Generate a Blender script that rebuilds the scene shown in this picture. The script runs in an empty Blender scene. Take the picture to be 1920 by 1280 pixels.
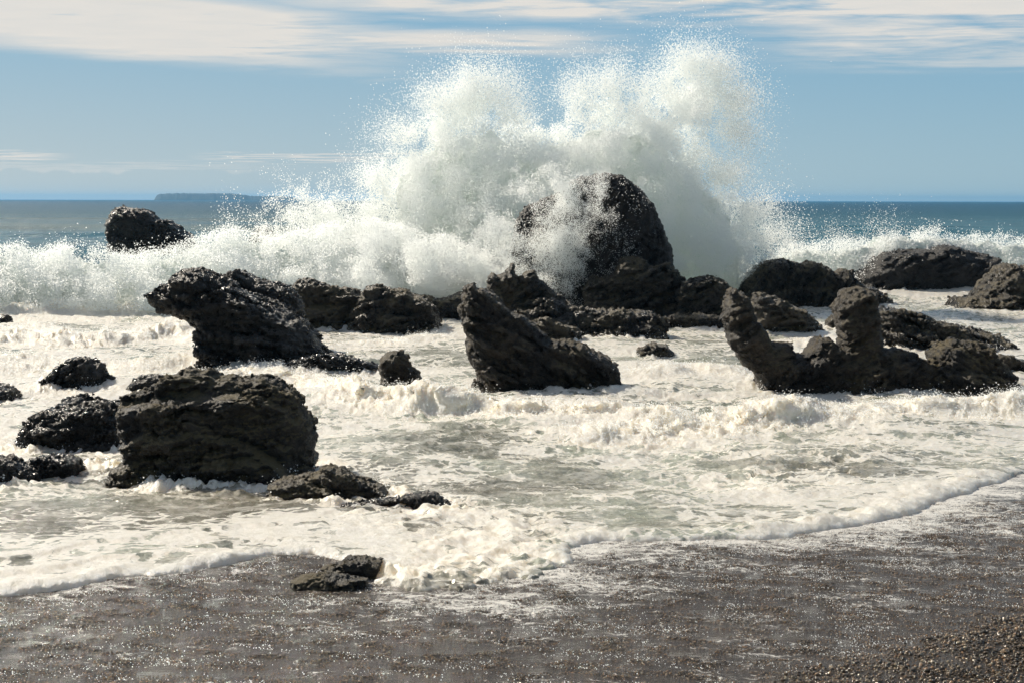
import bpy, math, random
import numpy as np
from concurrent.futures import ThreadPoolExecutor
from mathutils import Matrix, Vector

C = bpy.context.scene
R = math.radians
rng = np.random.default_rng(7)
F32 = np.float32

# ------------------------------------------------------------------ camera
H = 2.8                       # eye height over still water
FPX = 2667.0                  # focal length in photograph pixels (50 mm lens)
PITCH = math.atan((640 - 376) / FPX)
ROLL = R(0.12)
cam_d = bpy.data.cameras.new('camera')
cam_d.lens = 50; cam_d.sensor_width = 36
cam_d.clip_start = 0.1; cam_d.clip_end = 60000
cam = bpy.data.objects.new('camera', cam_d)
C.collection.objects.link(cam)
CAMM = Matrix.Rotation(R(90) - PITCH, 4, 'X') @ Matrix.Rotation(ROLL, 4, 'Z')
cam.matrix_world = Matrix.Translation((0, 0, H)) @ CAMM
C.camera = cam

# ------------------------------------------------------------------ sun, sky, exposure
SUN_AZ = R(-47)               # left of the view direction
SUN_EL = R(37)
sd = Vector((math.sin(SUN_AZ) * math.cos(SUN_EL), math.cos(SUN_AZ) * math.cos(SUN_EL), math.sin(SUN_EL)))
sun_d = bpy.data.lights.new('sun', 'SUN')
sun_d.energy = 5.0; sun_d.angle = R(0.53); sun_d.color = (1.0, 0.90, 0.75)
sun = bpy.data.objects.new('sun', sun_d); C.collection.objects.link(sun)
sun.rotation_euler = (-sd).to_track_quat('-Z', 'Y').to_euler()
sun.location = (-20, 10, 30)

SKY_STRENGTH = 0.085
world = bpy.data.worlds.new('World'); C.world = world; world.use_nodes = True


class NT:
    """small helper around a node tree"""
    def __init__(s, nt): s.nt = nt; nt.nodes.clear()
    def n(s, typ, **kw):
        nd = s.nt.nodes.new(typ)
        for k, v in kw.items():
            if k == 'ins':
                for kk, vv in v.items(): s.put(nd.inputs[kk], vv)
            else: setattr(nd, k, v)
        return nd
    def put(s, sock, v):
        if isinstance(v, bpy.types.NodeSocket): s.nt.links.new(v, sock)
        else: sock.default_value = v
    def m(s, op, a, b=0.0, c=0.0, clamp=False):
        nd = s.n('ShaderNodeMath', operation=op, use_clamp=clamp)
        for i, v in enumerate((a, b, c)): s.put(nd.inputs[i], v)
        return nd.outputs[0]
    def ss(s, x, lo, hi, a=0.0, b=1.0):
        nd = s.n('ShaderNodeMapRange', interpolation_type='SMOOTHSTEP')
        for k, v in zip((0, 1, 2, 3, 4), (x, lo, hi, a, b)): s.put(nd.inputs[k], v)
        return nd.outputs[0]
    def lin(s, x, lo, hi, a=0.0, b=1.0):
        nd = s.n('ShaderNodeMapRange')
        for k, v in zip((0, 1, 2, 3, 4), (x, lo, hi, a, b)): s.put(nd.inputs[k], v)
        return nd.outputs[0]
    def mix(s, f, a, b):
        nd = s.n('ShaderNodeMix', data_type='RGBA')
        s.put(nd.inputs[0], f); s.put(nd.inputs[6], a); s.put(nd.inputs[7], b)
        return nd.outputs[2]
    def noise(s, vec, scale, detail=4, rough=0.55, typ='FBM', dist=0.0, out=0):
        nd = s.n('ShaderNodeTexNoise', noise_type=typ, normalize=True)
        s.put(nd.inputs['Vector'], vec)
        s.put(nd.inputs['Scale'], scale); s.put(nd.inputs['Detail'], detail)
        s.put(nd.inputs['Roughness'], rough); s.put(nd.inputs['Distortion'], dist)
        return nd.outputs[out]
    def mapv(s, vec, scale=(1, 1, 1), loc=(0, 0, 0), rot=(0, 0, 0)):
        nd = s.n('ShaderNodeMapping')
        s.put(nd.inputs[0], vec); nd.inputs[1].default_value = loc
        nd.inputs[2].default_value = rot; nd.inputs[3].default_value = scale
        return nd.outputs[0]


def build_world():
    t = NT(world.node_tree)
    sky = t.n('ShaderNodeTexSky', sky_type='NISHITA', sun_disc=False, sun_elevation=SUN_EL,
              sun_rotation=SUN_AZ, altitude=0, air_density=1.0, dust_density=0.55, ozone_density=2.2)
    g = t.n('ShaderNodeTexCoord').outputs['Generated']
    sp = t.n('ShaderNodeSeparateXYZ', ins={0: g})
    az = t.m('ARCTAN2', sp.outputs[0], sp.outputs[1])
    el = t.m('ARCSINE', sp.outputs[2])
    # the cloud layer seen in perspective: direction cast on a high flat sheet
    zc = t.m('MAXIMUM', sp.outputs[2], 0.02)
    px = t.m('DIVIDE', sp.outputs[0], zc); py = t.m('DIVIDE', sp.outputs[1], zc)
    pv = t.n('ShaderNodeCombineXYZ', ins={0: px, 1: py}).outputs[0]
    tex = t.noise(t.mapv(pv, (0.55, 1.0, 1), rot=(0, 0, 0.12)), 1.1, 7, 0.62, dist=0.6)
    fine = t.noise(t.mapv(pv, (1.0, 1.3, 1), rot=(0, 0, 0.1)), 2.6, 6, 0.55, dist=0.5)
    wob = t.m('MULTIPLY', t.m('SUBTRACT', t.noise(t.mapv(pv, (0.6, .9, 1)), .9, 4), 0.5), 0.022)
    ew = t.m('ADD', el, wob)

    def streak(u0, v0, u1, v1, th, a0, a1, fade, w):
        """band along a line given by two directions, th half thickness, between azimuths"""
        A0, A1 = (u0 - 960) / FPX, (u1 - 960) / FPX
        E0, E1 = (376 - v0) / FPX, (376 - v1) / FPX
        k = (E1 - E0) / (A1 - A0)
        line = t.m('MULTIPLY_ADD', az, k, E0 - k * A0)
        d = t.m('ABSOLUTE', t.m('SUBTRACT', ew, line))
        band = t.ss(d, th / FPX * 0.25, th / FPX, 1.0, 0.0)
        l = t.ss(az, (a0 - 960 - fade) / FPX, (a0 - 960 + fade) / FPX)
        r = t.ss(az, (a1 - 960 - fade) / FPX, (a1 - 960 + fade) / FPX, 1.0, 0.0)
        return t.m('MULTIPLY', t.m('MULTIPLY', band, w), t.m('MULTIPLY', l, r))
    bands = [streak(0, 50, 720, 88, 78, -3000, 640, 260, 1.25),
             streak(300, 80, 1200, 92, 38, 300, 1120, 160, 0.8),
             streak(600, -15, 1900, 34, 62, 500, 4000, 240, 1.25),
             streak(1400, 55, 1920, 78, 95, 1460, 3500, 200, 0.85),
             streak(0, 0, 700, 10, 14, -2000, 500, 200, 0.4),
             streak(0, 300, 170, 300, 6, -600, 130, 60, 0.75),
             streak(0, 320, 500, 317, 8, -1500, 480, 160, 0.32),
             streak(380, 300, 720, 297, 6, 420, 850, 70, 0.7),
             streak(700, 158, 760, 158, 7, 690, 780, 40, 0.25)]
    s = bands[0]
    for b in bands[1:]: s = t.m('MAXIMUM', s, b)
    high = t.m('MULTIPLY', t.ss(el, 0.15, 0.26), t.ss(tex, 0.48, 0.72, 0, 0.75))  # clouds above the view, thickened to whiten the fill light
    solid = t.ss(az, -0.36, 0.02, 0.16, 0.0)
    cov = t.m('MULTIPLY', s, t.ss(t.m('ADD', solid, t.m('ADD', t.m('MULTIPLY', tex, 0.75), t.m('MULTIPLY', fine, 0.3))), 0.36, 0.66, 0.05, 1.15))
    cov = t.m('MINIMUM', t.m('MAXIMUM', cov, high), 0.92)
    cov = t.m('MULTIPLY', cov, t.ss(el, 0.004, 0.02))
    # low warm veil along the horizon
    k = 1.0 / SKY_STRENGTH
    skc = t.n('ShaderNodeHueSaturation', ins={'Hue': 0.5, 'Saturation': 0.62, 'Value': 1.0, 'Color': sky.outputs[0]}).outputs[0]  # upper sky out of view, desaturated to make shadow fill less blue
    low = t.mix(t.ss(az, -0.6, 0.5), (0.47 * k, 0.51 * k, 0.50 * k, 1), (0.33 * k, 0.46 * k, 0.51 * k, 1))
    up = t.mix(t.ss(az, -0.6, 0.6), (0.15 * k, 0.36 * k, 0.53 * k, 1), (0.115 * k, 0.315 * k, 0.50 * k, 1))
    grad = t.mix(t.m('POWER', t.lin(el, 0.0, 0.17), 0.8), low, up)
    base = t.mix(t.ss(el, 0.12, 0.6, 0.93, 0.0), skc, grad)
    cc = t.mix(fine, (0.62 * k, 0.61 * k, 0.58 * k, 1), (0.75 * k, 0.69 * k, 0.62 * k, 1))
    col = t.mix(cov, base, cc)
    bg = t.n('ShaderNodeBackground', ins={'Color': col, 'Strength': SKY_STRENGTH})
    o = t.n('ShaderNodeOutputWorld'); t.put(o.inputs[0], bg.outputs[0])


build_world()
C.view_settings.view_transform = 'Standard'; C.view_settings.look = 'None'
C.view_settings.exposure = 0.22; C.view_settings.gamma = 1.0
C.view_settings.use_curve_mapping = False
cy = C.cycles
cy.use_denoising = True
cy.max_bounces = 14; cy.diffuse_bounces = 12; cy.glossy_bounces = 3
cy.transmission_bounces = 7; cy.volume_bounces = 1; cy.transparent_max_bounces = 8
cy.caustics_reflective = False; cy.caustics_refractive = False
cy.sample_clamp_indirect = 6.0

# ------------------------------------------------------------------ helpers
RM = np.array(CAMM.to_3x3())


def ray(u, v):
    u = np.asarray(u, float); v = np.asarray(v, float)
    d = np.stack([(u - 960) / FPX, -(v - 640) / FPX, -np.ones_like(u)], -1)
    w = d @ RM.T
    return w / w[..., 1:2]          # scaled so y = 1


def at(u, v, Y):
    """where the line of sight of one photograph pixel is Y metres away"""
    r = ray(u, v)
    return r[..., 0] * Y, r[..., 2] * Y + H


def beach_z(y):
    """beach profile: under water far out, rising gently towards the viewer"""
    t = 15.0 - np.asarray(y, float)
    return 0.045 * (np.sqrt(t * t + 1.0) + t) / 2 - 0.03


def ground(u, v):
    """point of the ground or still water seen at a photograph pixel"""
    r = ray(u, v)
    lo = np.full(np.shape(u), 2.0); hi = np.full(np.shape(u), 4000.0)
    for _ in range(60):
        mid = (lo + hi) / 2
        below = r[..., 2] * mid + H < np.maximum(beach_z(mid), 0)
        hi = np.where(below, mid, hi); lo = np.where(below, lo, mid)
    return r[..., 0] * mid, mid


GR = rng.normal(size=(256, 3)); GR /= np.linalg.norm(GR, axis=1)[:, None]
GX, GY, GZ = [np.ascontiguousarray(GR[:, k], F32) for k in range(3)]
_a = np.arange(256) * 2.39996
G2X, G2Y = np.cos(_a).astype(F32), np.sin(_a).astype(F32)
POOL = ThreadPoolExecutor(4)
np.seterr(over='ignore')
PX, PY, PZ = np.int32(73856093), np.int32(19349663), np.int32(83492791)


def _hash(a): return ((a ^ (a >> 13)) * np.int32(0x5bd1e995) >> 11) & 255


def _p3(x, y, z, seed):
    xi = np.floor(x); yi = np.floor(y); zi = np.floor(z)
    fx = x - xi; fy = y - yi; fz = z - zi
    hx = (xi.astype(np.int32) + seed * 37) * PX; hy = (yi.astype(np.int32) + seed * 101) * PY; hz = (zi.astype(np.int32) + seed * 53) * PZ
    u = fx * fx * fx * (fx * (fx * 6 - 15) + 10); v = fy * fy * fy * (fy * (fy * 6 - 15) + 10); w = fz * fz * fz * (fz * (fz * 6 - 15) + 10)
    hx1 = hx + PX; hy1 = hy + PY; hz1 = hz + PZ
    def g(a, dx, dy, dz):
        h = _hash(a)
        return GX.take(h) * dx + GY.take(h) * dy + GZ.take(h) * dz
    a = hx ^ hy; b = hx1 ^ hy; c = hx ^ hy1; d = hx1 ^ hy1
    X1 = fx - 1; Y1 = fy - 1; Z1 = fz - 1
    x0 = g(a ^ hz, fx, fy, fz); x0 += u * (g(b ^ hz, X1, fy, fz) - x0)
    x1 = g(c ^ hz, fx, Y1, fz); x1 += u * (g(d ^ hz, X1, Y1, fz) - x1)
    x0 += v * (x1 - x0)
    x2 = g(a ^ hz1, fx, fy, Z1); x2 += u * (g(b ^ hz1, X1, fy, Z1) - x2)
    x3 = g(c ^ hz1, fx, Y1, Z1); x3 += u * (g(d ^ hz1, X1, Y1, Z1) - x3)
    x2 += v * (x3 - x2)
    return x0 + w * (x2 - x0)


def _p2(x, y, seed):
    xi = np.floor(x); yi = np.floor(y)
    fx = x - xi; fy = y - yi
    hx = (xi.astype(np.int32) + seed * 37) * PX; hy = (yi.astype(np.int32) + seed * 101) * PY
    u = fx * fx * fx * (fx * (fx * 6 - 15) + 10); v = fy * fy * fy * (fy * (fy * 6 - 15) + 10)
    hx1 = hx + PX; hy1 = hy + PY
    def g(a, dx, dy):
        h = _hash(a)
        return G2X.take(h) * dx + G2Y.take(h) * dy
    x0 = g(hx ^ hy, fx, fy); x0 += u * (g(hx1 ^ hy, fx - 1, fy) - x0)
    x1 = g(hx ^ hy1, fx, fy - 1); x1 += u * (g(hx1 ^ hy1, fx - 1, fy - 1) - x1)
    return (x0 + v * (x1 - x0)) * 0.85


def fbm(x, y, z, scale, octv=4, gain=0.5, seed=0, mode='n'):
    """scale = size of the largest feature; n signed, b billow, r ridged; z None = flat noise"""
    arrs = np.broadcast_arrays(*([x, y] if z is None else [x, y, z]))
    shp = arrs[0].shape
    arrs = [np.ascontiguousarray(a, F32).ravel() for a in arrs]
    out = np.empty(arrs[0].size, F32); CH = 40000
    f = _p2 if z is None else _p3
    def job(i):
        A = [a[i:i + CH] for a in arrs]; s = 0; am = 1.0; k = F32(1.0 / scale)
        for o in range(octv):
            n = f(*[a * k for a in A], seed + o * 3) * F32(1.6)
            if mode == 'b': n = np.abs(n) * 2 - F32(0.6)
            elif mode == 'r': n = F32(0.6) - np.abs(n) * 2
            s = s + F32(am) * n; am *= gain; k = k * F32(2.03)
        out[i:i + CH] = s
    list(POOL.map(job, range(0, arrs[0].size, CH)))
    return out.reshape(shp)


def worley(x, y, z, scale, seed=0):
    """blocks: a random height per cell, and the distance to the crack around it"""
    arrs = [np.ascontiguousarray(a, F32).ravel() / F32(scale) for a in (x, y, z)]
    n = arrs[0].size; R1 = np.empty(n, F32); CR = np.empty(n, F32); CH = 40000
    def job(i):
        X, Y, Z = [a[i:i + CH] for a in arrs]
        xi = np.floor(X).astype(np.int32); yi = np.floor(Y).astype(np.int32); zi = np.floor(Z).astype(np.int32)
        f1 = np.full(X.shape, 9, F32); f2 = f1.copy(); r1 = np.zeros_like(f1)
        for a in (-1, 0, 1):
            for b in (-1, 0, 1):
                for c in (-1, 0, 1):
                    cx, cy_, cz = xi + a, yi + b, zi + c
                    h = ((cx + seed) * PX) ^ (cy_ * PY) ^ (cz * PZ); h = (h ^ (h >> 13)) * np.int32(0x5bd1e995)
                    jx = ((h >> 5) & 255).astype(F32) / 255; jy = ((h >> 11) & 255).astype(F32) / 255; jz = ((h >> 17) & 255).astype(F32) / 255
                    d = (cx + jx - X) ** 2 + (cy_ + jy - Y) ** 2 + (cz + jz - Z) ** 2
                    m = d < f1
                    f2 = np.where(m, f1, np.minimum(f2, d)); f1 = np.where(m, d, f1)
                    r1 = np.where(m, ((h >> 8) & 127).astype(F32) / 127, r1)
        R1[i:i + CH] = r1; CR[i:i + CH] = np.sqrt(f2) - np.sqrt(f1)
    list(POOL.map(job, range(0, n, CH)))
    return R1, CR


def sstep(x, a, b):
    t = np.clip((x - a) / (b - a), 0, 1)
    return t * t * (3 - 2 * t)


def seg_dist(px, pz, poly, closed=True):
    """distance to a polyline and (closed) inside test"""
    poly = np.asarray(poly, float); n = len(poly)
    best = np.full(px.shape, 1e9); inside = np.zeros(px.shape, bool)
    for i in range(n if closed else n - 1):
        a = poly[i]; b = poly[(i + 1) % n]; e = b - a
        t = np.clip(((px - a[0]) * e[0] + (pz - a[1]) * e[1]) / (e @ e + 1e-12), 0, 1)
        best = np.minimum(best, np.hypot(px - a[0] - t * e[0], pz - a[1] - t * e[1]))
        if closed:
            c = (a[1] > pz) != (b[1] > pz)
            inside ^= c & (px < (b[0] - a[0]) * (pz - a[1]) / (b[1] - a[1] + 1e-12) + a[0])
    return np.where(inside, best, -best) if closed else best


def surface_nets(F, org, h):
    """quads of the zero surface of F (positive inside); org = corner, h = cell size"""
    S = F > 0
    nx, ny, nz = F.shape
    cs = [(i, j, k) for i in (0, 1) for j in (0, 1) for k in (0, 1)]
    sl = lambda i, j, k, A: A[i:nx - 1 + i, j:ny - 1 + j, k:nz - 1 + k]
    cnt = sum(sl(*c, S).astype(np.int8) for c in cs)
    act = (cnt > 0) & (cnt < 8)
    I = np.argwhere(act)
    idx = -np.ones(act.shape, np.int64); idx[act] = np.arange(len(I))
    acc = np.zeros((len(I), 3), F32); num = np.zeros(len(I), F32)
    for a in cs:
        for ax in range(3):
            if a[ax]: continue
            b = list(a); b[ax] = 1
            fa = F[I[:, 0] + a[0], I[:, 1] + a[1], I[:, 2] + a[2]]
            fb = F[I[:, 0] + b[0], I[:, 1] + b[1], I[:, 2] + b[2]]
            m = (fa > 0) != (fb > 0)
            t = np.where(m, fa / np.where(m, fa - fb, 1), 0)
            p = np.tile(np.array(a, F32), (len(I), 1)); p[:, ax] += t
            acc += p * m[:, None]; num += m
    V = (I + acc / num[:, None]) * h + org
    quads = []
    for ax in range(3):
        lo = [slice(1, -1)] * 3; lo[ax] = slice(0, -1)
        hi = [slice(1, -1)] * 3; hi[ax] = slice(1, None)
        A = S[tuple(lo)]; B = S[tuple(hi)]
        for sgn, M in ((1, A & ~B), (0, ~A & B)):
            E = np.argwhere(M)
            if not len(E): continue
            E = E + np.array([0 if k == ax else 1 for k in range(3)])
            o1, o2 = [(1, 2), (2, 0), (0, 1)][ax]
            def c(d1, d2):
                e = E.copy(); e[:, o1] -= d1; e[:, o2] -= d2
                return idx[e[:, 0], e[:, 1], e[:, 2]]
            q = np.stack([c(1, 1), c(0, 1), c(0, 0), c(1, 0)], 1)
            quads.append(q if sgn else q[:, ::-1])
    return V.astype(F32), np.concatenate(quads)


def mesh_np(name, V, Q, attrs=None, smooth=True):
    me = bpy.data.meshes.new(name)
    V = np.ascontiguousarray(V, F32); Q = np.ascontiguousarray(Q, np.int32)
    me.vertices.add(len(V)); me.vertices.foreach_set('co', V.ravel())
    if len(Q):
        k = Q.shape[1]
        me.loops.add(Q.size); me.loops.foreach_set('vertex_index', Q.ravel())
        me.polygons.add(len(Q))
        me.polygons.foreach_set('loop_start', np.arange(0, Q.size, k, dtype=np.int32))
        if smooth: me.polygons.foreach_set('use_smooth', np.ones(len(Q), bool))
    for an, (typ, arr) in (attrs or {}).items():
        a = me.attributes.new(an, typ, 'POINT')
        key = {'FLOAT': 'value', 'FLOAT_COLOR': 'color', 'FLOAT_VECTOR': 'vector'}[typ]
        a.data.foreach_set(key, np.ascontiguousarray(arr, F32).ravel())
    me.update(calc_edges=True)
    return me


def link(name, me, mat=None, parent=None, loc=(0, 0, 0), **props):
    o = bpy.data.objects.new(name, me)
    C.collection.objects.link(o)
    if parent: o.parent = parent
    o.location = loc
    if mat and me is not None: me.materials.append(mat)
    for k, v in props.items(): o[k] = v
    return o


def vert_normals(V, Q):
    n = np.cross(V[Q[:, 2]] - V[Q[:, 0]], V[Q[:, 3]] - V[Q[:, 1]])
    N = np.zeros_like(V)
    for k in range(4):
        for c in range(3): N[:, c] += np.bincount(Q[:, k], n[:, c], len(V))
    return N / (np.linalg.norm(N, axis=1)[:, None] + 1e-9)


# ------------------------------------------------------------------ materials
def new_mat(name):
    m = bpy.data.materials.new(name); m.use_nodes = True
    t = NT(m.node_tree)
    o = t.n('ShaderNodeOutputMaterial')
    return m, t, o


def rock_material(name, dark, light, moss_sun=0.0, moss_sun_col=(0.20, 0.155, 0.065, 1), rough=0.27, strike=0.3):
    m, t, o = new_mat(name)
    pos = t.n('ShaderNodeNewGeometry').outputs['Position']
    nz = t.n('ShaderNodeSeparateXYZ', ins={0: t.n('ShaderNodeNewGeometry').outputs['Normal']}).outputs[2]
    big = t.noise(pos, 1.6, 6, 0.6)
    mid = t.noise(pos, 8, 8, 0.7)
    fin = t.noise(pos, 30, 6, 0.78)
    col = t.mix(t.ss(t.m('ADD', t.m('MULTIPLY', big, 0.45), t.m('MULTIPLY', mid, 0.55)), 0.42, 0.58), tuple(0.75 * c for c in dark) + (1,), tuple(1.25 * c for c in light) + (1,))
    col = t.mix(t.ss(fin, 0.52, 0.66, 0, 0.7), col, tuple(2.6 * c for c in light) + (1,))  # pale flecks: own spots, also lit facets painted into the colour
    col = t.mix(t.ss(fin, 0.46, 0.34, 0, 0.75), col, tuple(0.4 * c for c in dark) + (1,))  # bump pits darkened in the colour, standing in for crevice shade
    if moss_sun:
        mm = t.m('MULTIPLY', t.ss(nz, 0.05, 0.7), t.ss(t.m('ADD', big, t.m('ADD', t.m('MULTIPLY', mid, 0.4), t.m('MULTIPLY', fin, 0.35))), 0.76, 0.98, 0, moss_sun))
        col = t.mix(mm, col, moss_sun_col)  # olive tint on upward faces: moss, plus sunlight on ledge tops painted in
    r = t.ss(t.m('ADD', t.m('MULTIPLY', mid, .5), t.m('MULTIPLY', big, 0.5)), 0.35, 0.65, rough - 0.16, rough + 0.22)
    hz = t.n('ShaderNodeSeparateXYZ', ins={0: pos}).outputs[2]
    r = t.m('MULTIPLY', r, t.ss(t.m('ADD', hz, t.m('MULTIPLY', big, 0.3)), 0.15, 0.6, 0.55, 1.0))
    lay = t.noise(t.mapv(pos, (1.5, 1.5, 7.0), rot=(0, strike, 0)), 2.2, 5, 0.6, typ='RIDGED_MULTIFRACTAL')
    h = t.m('ADD', t.m('ADD', t.m('MULTIPLY', mid, 0.7), t.m('MULTIPLY', fin, 0.55)), t.m('MULTIPLY', lay, 0.12))
    b = t.n('ShaderNodeBump', ins={'Strength': 1.0, 'Distance': 0.24, 'Height': h})
    p = t.n('ShaderNodeBsdfPrincipled', ins={'Base Color': col, 'Roughness': r, 'Specular IOR Level': 0.7, 'Normal': b.outputs[0]})
    t.put(o.inputs[0], p.outputs[0])
    return m


M_ROCK = rock_material('wet_dark_rock', (0.014, 0.0125, 0.011), (0.044, 0.038, 0.030))
M_BROWN = rock_material('brown_rock', (0.016, 0.0125, 0.009), (0.052, 0.038, 0.025), moss_sun=0.5, rough=0.55)
M_MOSS_SUN = rock_material('weedy_sunlit_brown_rock', (0.017, 0.0135, 0.010), (0.052, 0.041, 0.027), moss_sun=0.9, rough=0.6)
M_GREY = rock_material('grey_wet_rock', (0.019, 0.017, 0.014), (0.078, 0.066, 0.050), moss_sun=0.6, rough=0.38)
M_BLACK = rock_material('black_rock', (0.012, 0.011, 0.010), (0.032, 0.028, 0.024), rough=0.45)


def whitewater_material():
    m, t, o = new_mat('churned_white_water')
    pos = t.n('ShaderNodeNewGeometry').outputs['Position']
    n1 = t.noise(pos, 3.0, 6, 0.65); n2 = t.noise(pos, 26, 5, 0.7)
    b = t.n('ShaderNodeBump', ins={'Strength': 0.8, 'Distance': 0.12, 'Height': t.m('ADD', n1, t.m('MULTIPLY', n2, 0.4))})
    col = t.mix(t.ss(n1, 0.35, 0.6), (0.82, 0.88, 0.85, 1), (0.94, 0.94, 0.92, 1))
    d = t.n('ShaderNodeBsdfDiffuse', ins={'Color': col, 'Normal': b.outputs[0]})
    tr = t.n('ShaderNodeBsdfTranslucent', ins={'Color': (0.88, 0.95, 0.91, 1), 'Normal': b.outputs[0]})
    mx = t.n('ShaderNodeMixShader', ins={0: 0.42, 1: d.outputs[0], 2: tr.outputs[0]})
    t.put(o.inputs[0], mx.outputs[0])
    return m


def droplet_material():
    m, t, o = new_mat('spray_droplets')
    d = t.n('ShaderNodeBsdfDiffuse', ins={'Color': (0.966, 0.988, 0.970, 1)})
    tr = t.n('ShaderNodeBsdfTranslucent', ins={'Color': (0.984, 0.996, 0.984, 1)})
    mx = t.n('ShaderNodeMixShader', ins={0: 0.72, 1: d.outputs[0], 2: tr.outputs[0]})
    t.put(o.inputs[0], mx.outputs[0])
    return m


M_WHITE = whitewater_material()
M_DROP = droplet_material()


# ------------------------------------------------------------------ point clouds (spray, grains)
def point_group(name, mat):
    g = bpy.data.node_groups.new(name, 'GeometryNodeTree')
    g.interface.new_socket('Geometry', in_out='INPUT', socket_type='NodeSocketGeometry')
    g.interface.new_socket('Geometry', in_out='OUTPUT', socket_type='NodeSocketGeometry')
    a = g.nodes.new('NodeGroupInput'); b = g.nodes.new('NodeGroupOutput')
    mp = g.nodes.new('GeometryNodeMeshToPoints')
    na = g.nodes.new('GeometryNodeInputNamedAttribute'); na.data_type = 'FLOAT'; na.inputs[0].default_value = 'rad'
    sm = g.nodes.new('GeometryNodeSetMaterial'); sm.inputs['Material'].default_value = mat
    g.links.new(a.outputs[0], mp.inputs['Mesh']); g.links.new(na.outputs[0], mp.inputs['Radius'])
    g.links.new(mp.outputs[0], sm.inputs[0]); g.links.new(sm.outputs[0], b.inputs[0])
    return g


G_DROP = point_group('droplet_points', M_DROP)


def cloud(name, P, rad, group=None, attrs=None, mat=M_DROP, parent=None, **props):
    at_ = {'rad': ('FLOAT', rad)}
    at_.update(attrs or {})
    me = mesh_np(name, P, np.zeros((0, 4), int), at_)
    o = link(name, me, mat, parent=parent, **props)
    md = o.modifiers.new('points', 'NODES'); md.node_group = group or G_DROP
    return o


# ------------------------------------------------------------------ sea, sky, shore : heights
def water_level(x, y):
    return np.maximum(beach_z(y) + 0.015, 0.0)


# swash line: the foam edge on the beach (photograph pixels, left to right)
EDGE_PX = [(-500, 1190), (-200, 1140), (0, 1114), (90, 1108), (150, 1098), (250, 1080), (330, 1074), (420, 1060), (470, 1046),
           (520, 1040), (600, 1040), (650, 1050), (700, 1075), (705, 1108), (760, 1122), (830, 1118), (880, 1095), (930, 1085),
           (985, 1080), (1040, 1052), (1062, 1026), (1130, 1014), (1240, 1012), (1385, 1012), (1480, 1005),
           (1585, 990), (1660, 978), (1710, 962), (1760, 938), (1810, 922), (1860, 905), (1920, 885), (2050, 850), (2300, 800)]
_e = np.array(EDGE_PX, float)
EDGE = np.stack(ground(_e[:, 0], _e[:, 1]), 1)


_gx, _gy = np.linspace(-12, 12, 500), np.linspace(3, 20, 400)
_GX, _GY = np.meshgrid(_gx, _gy, indexing='ij')
_ep = np.concatenate([[(-60, EDGE[0, 1] - 3)], EDGE, [(60, EDGE[-1, 1] + 3), (60, 900), (-60, 900)]])
_SD = seg_dist(_GX, _GY, _ep)


def edge_sd(x, y):
    """signed distance in metres to the foam edge, positive on the sea side"""
    fx = np.clip((x + 12) / 24 * 499, 0, 498.999); fy = np.clip((y - 3) / 17 * 399, 0, 398.999)
    i = fx.astype(int); j = fy.astype(int); fx = fx - i; fy = fy - j
    return (_SD[i, j] * (1 - fx) * (1 - fy) + _SD[i + 1, j] * fx * (1 - fy) + _SD[i, j + 1] * (1 - fx) * fy + _SD[i + 1, j + 1] * fx * fy) + np.maximum(y - 20, 0)


def ridge(x, y, pts, hgt, wf, wb, seed, endfade=1.0):
    """a small broken wave: crest through photograph pixels, steep towards the beach"""
    p = np.array(pts, float); gx, gy = ground(p[:, 0], p[:, 1])
    wob = fbm(x, y * 0.6, None, 1.6, 4, seed=seed) * 0.30
    yc = np.interp(x, gx, gy) + wob
    d = y - yc
    prof = np.where(d < 0, np.exp(-(d / wf) ** 2), np.exp(-(d / wb) ** 2))
    fade = sstep(x, gx[0] - endfade, gx[0] + endfade) * (1 - sstep(x, gx[-1] - endfade, gx[-1] + endfade))
    return prof * fade * hgt * (0.75 + 0.75 * fbm(x, y * 0.7, None, 1.3, 3, seed=seed + 9)), d, fade


RIDGES = [([(610, 750), (720, 750), (840, 768), (1000, 772), (1120, 772), (1215, 785)], 0.19, 0.24, 0.7, 21),
          ([(1080, 818), (1200, 808), (1350, 796), (1500, 790), (1620, 786)], 0.23, 0.30, 1.0, 31),
          ([(1600, 776), (1750, 768), (1900, 770), (2100, 768)], 0.16, 0.3, 0.9, 41),
          ([(380, 712), (470, 702), (560, 710), (700, 750), (760, 765)], 0.17, 0.3, 0.9, 51),
          ([(-200, 640), (60, 636), (200, 640), (330, 628), (380, 640)], 0.24, 0.5, 1.4, 61),
          ([(-200, 690), (40, 690), (230, 690), (380, 680)], 0.13, 0.4, 1.2, 71),
          ([(600, 652), (720, 640), (870, 628)], 0.12, 0.4, 1.0, 93),
          ([(1150, 700), (1300, 690), (1420, 700)], 0.10, 0.3, 0.9, 95)]


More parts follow.
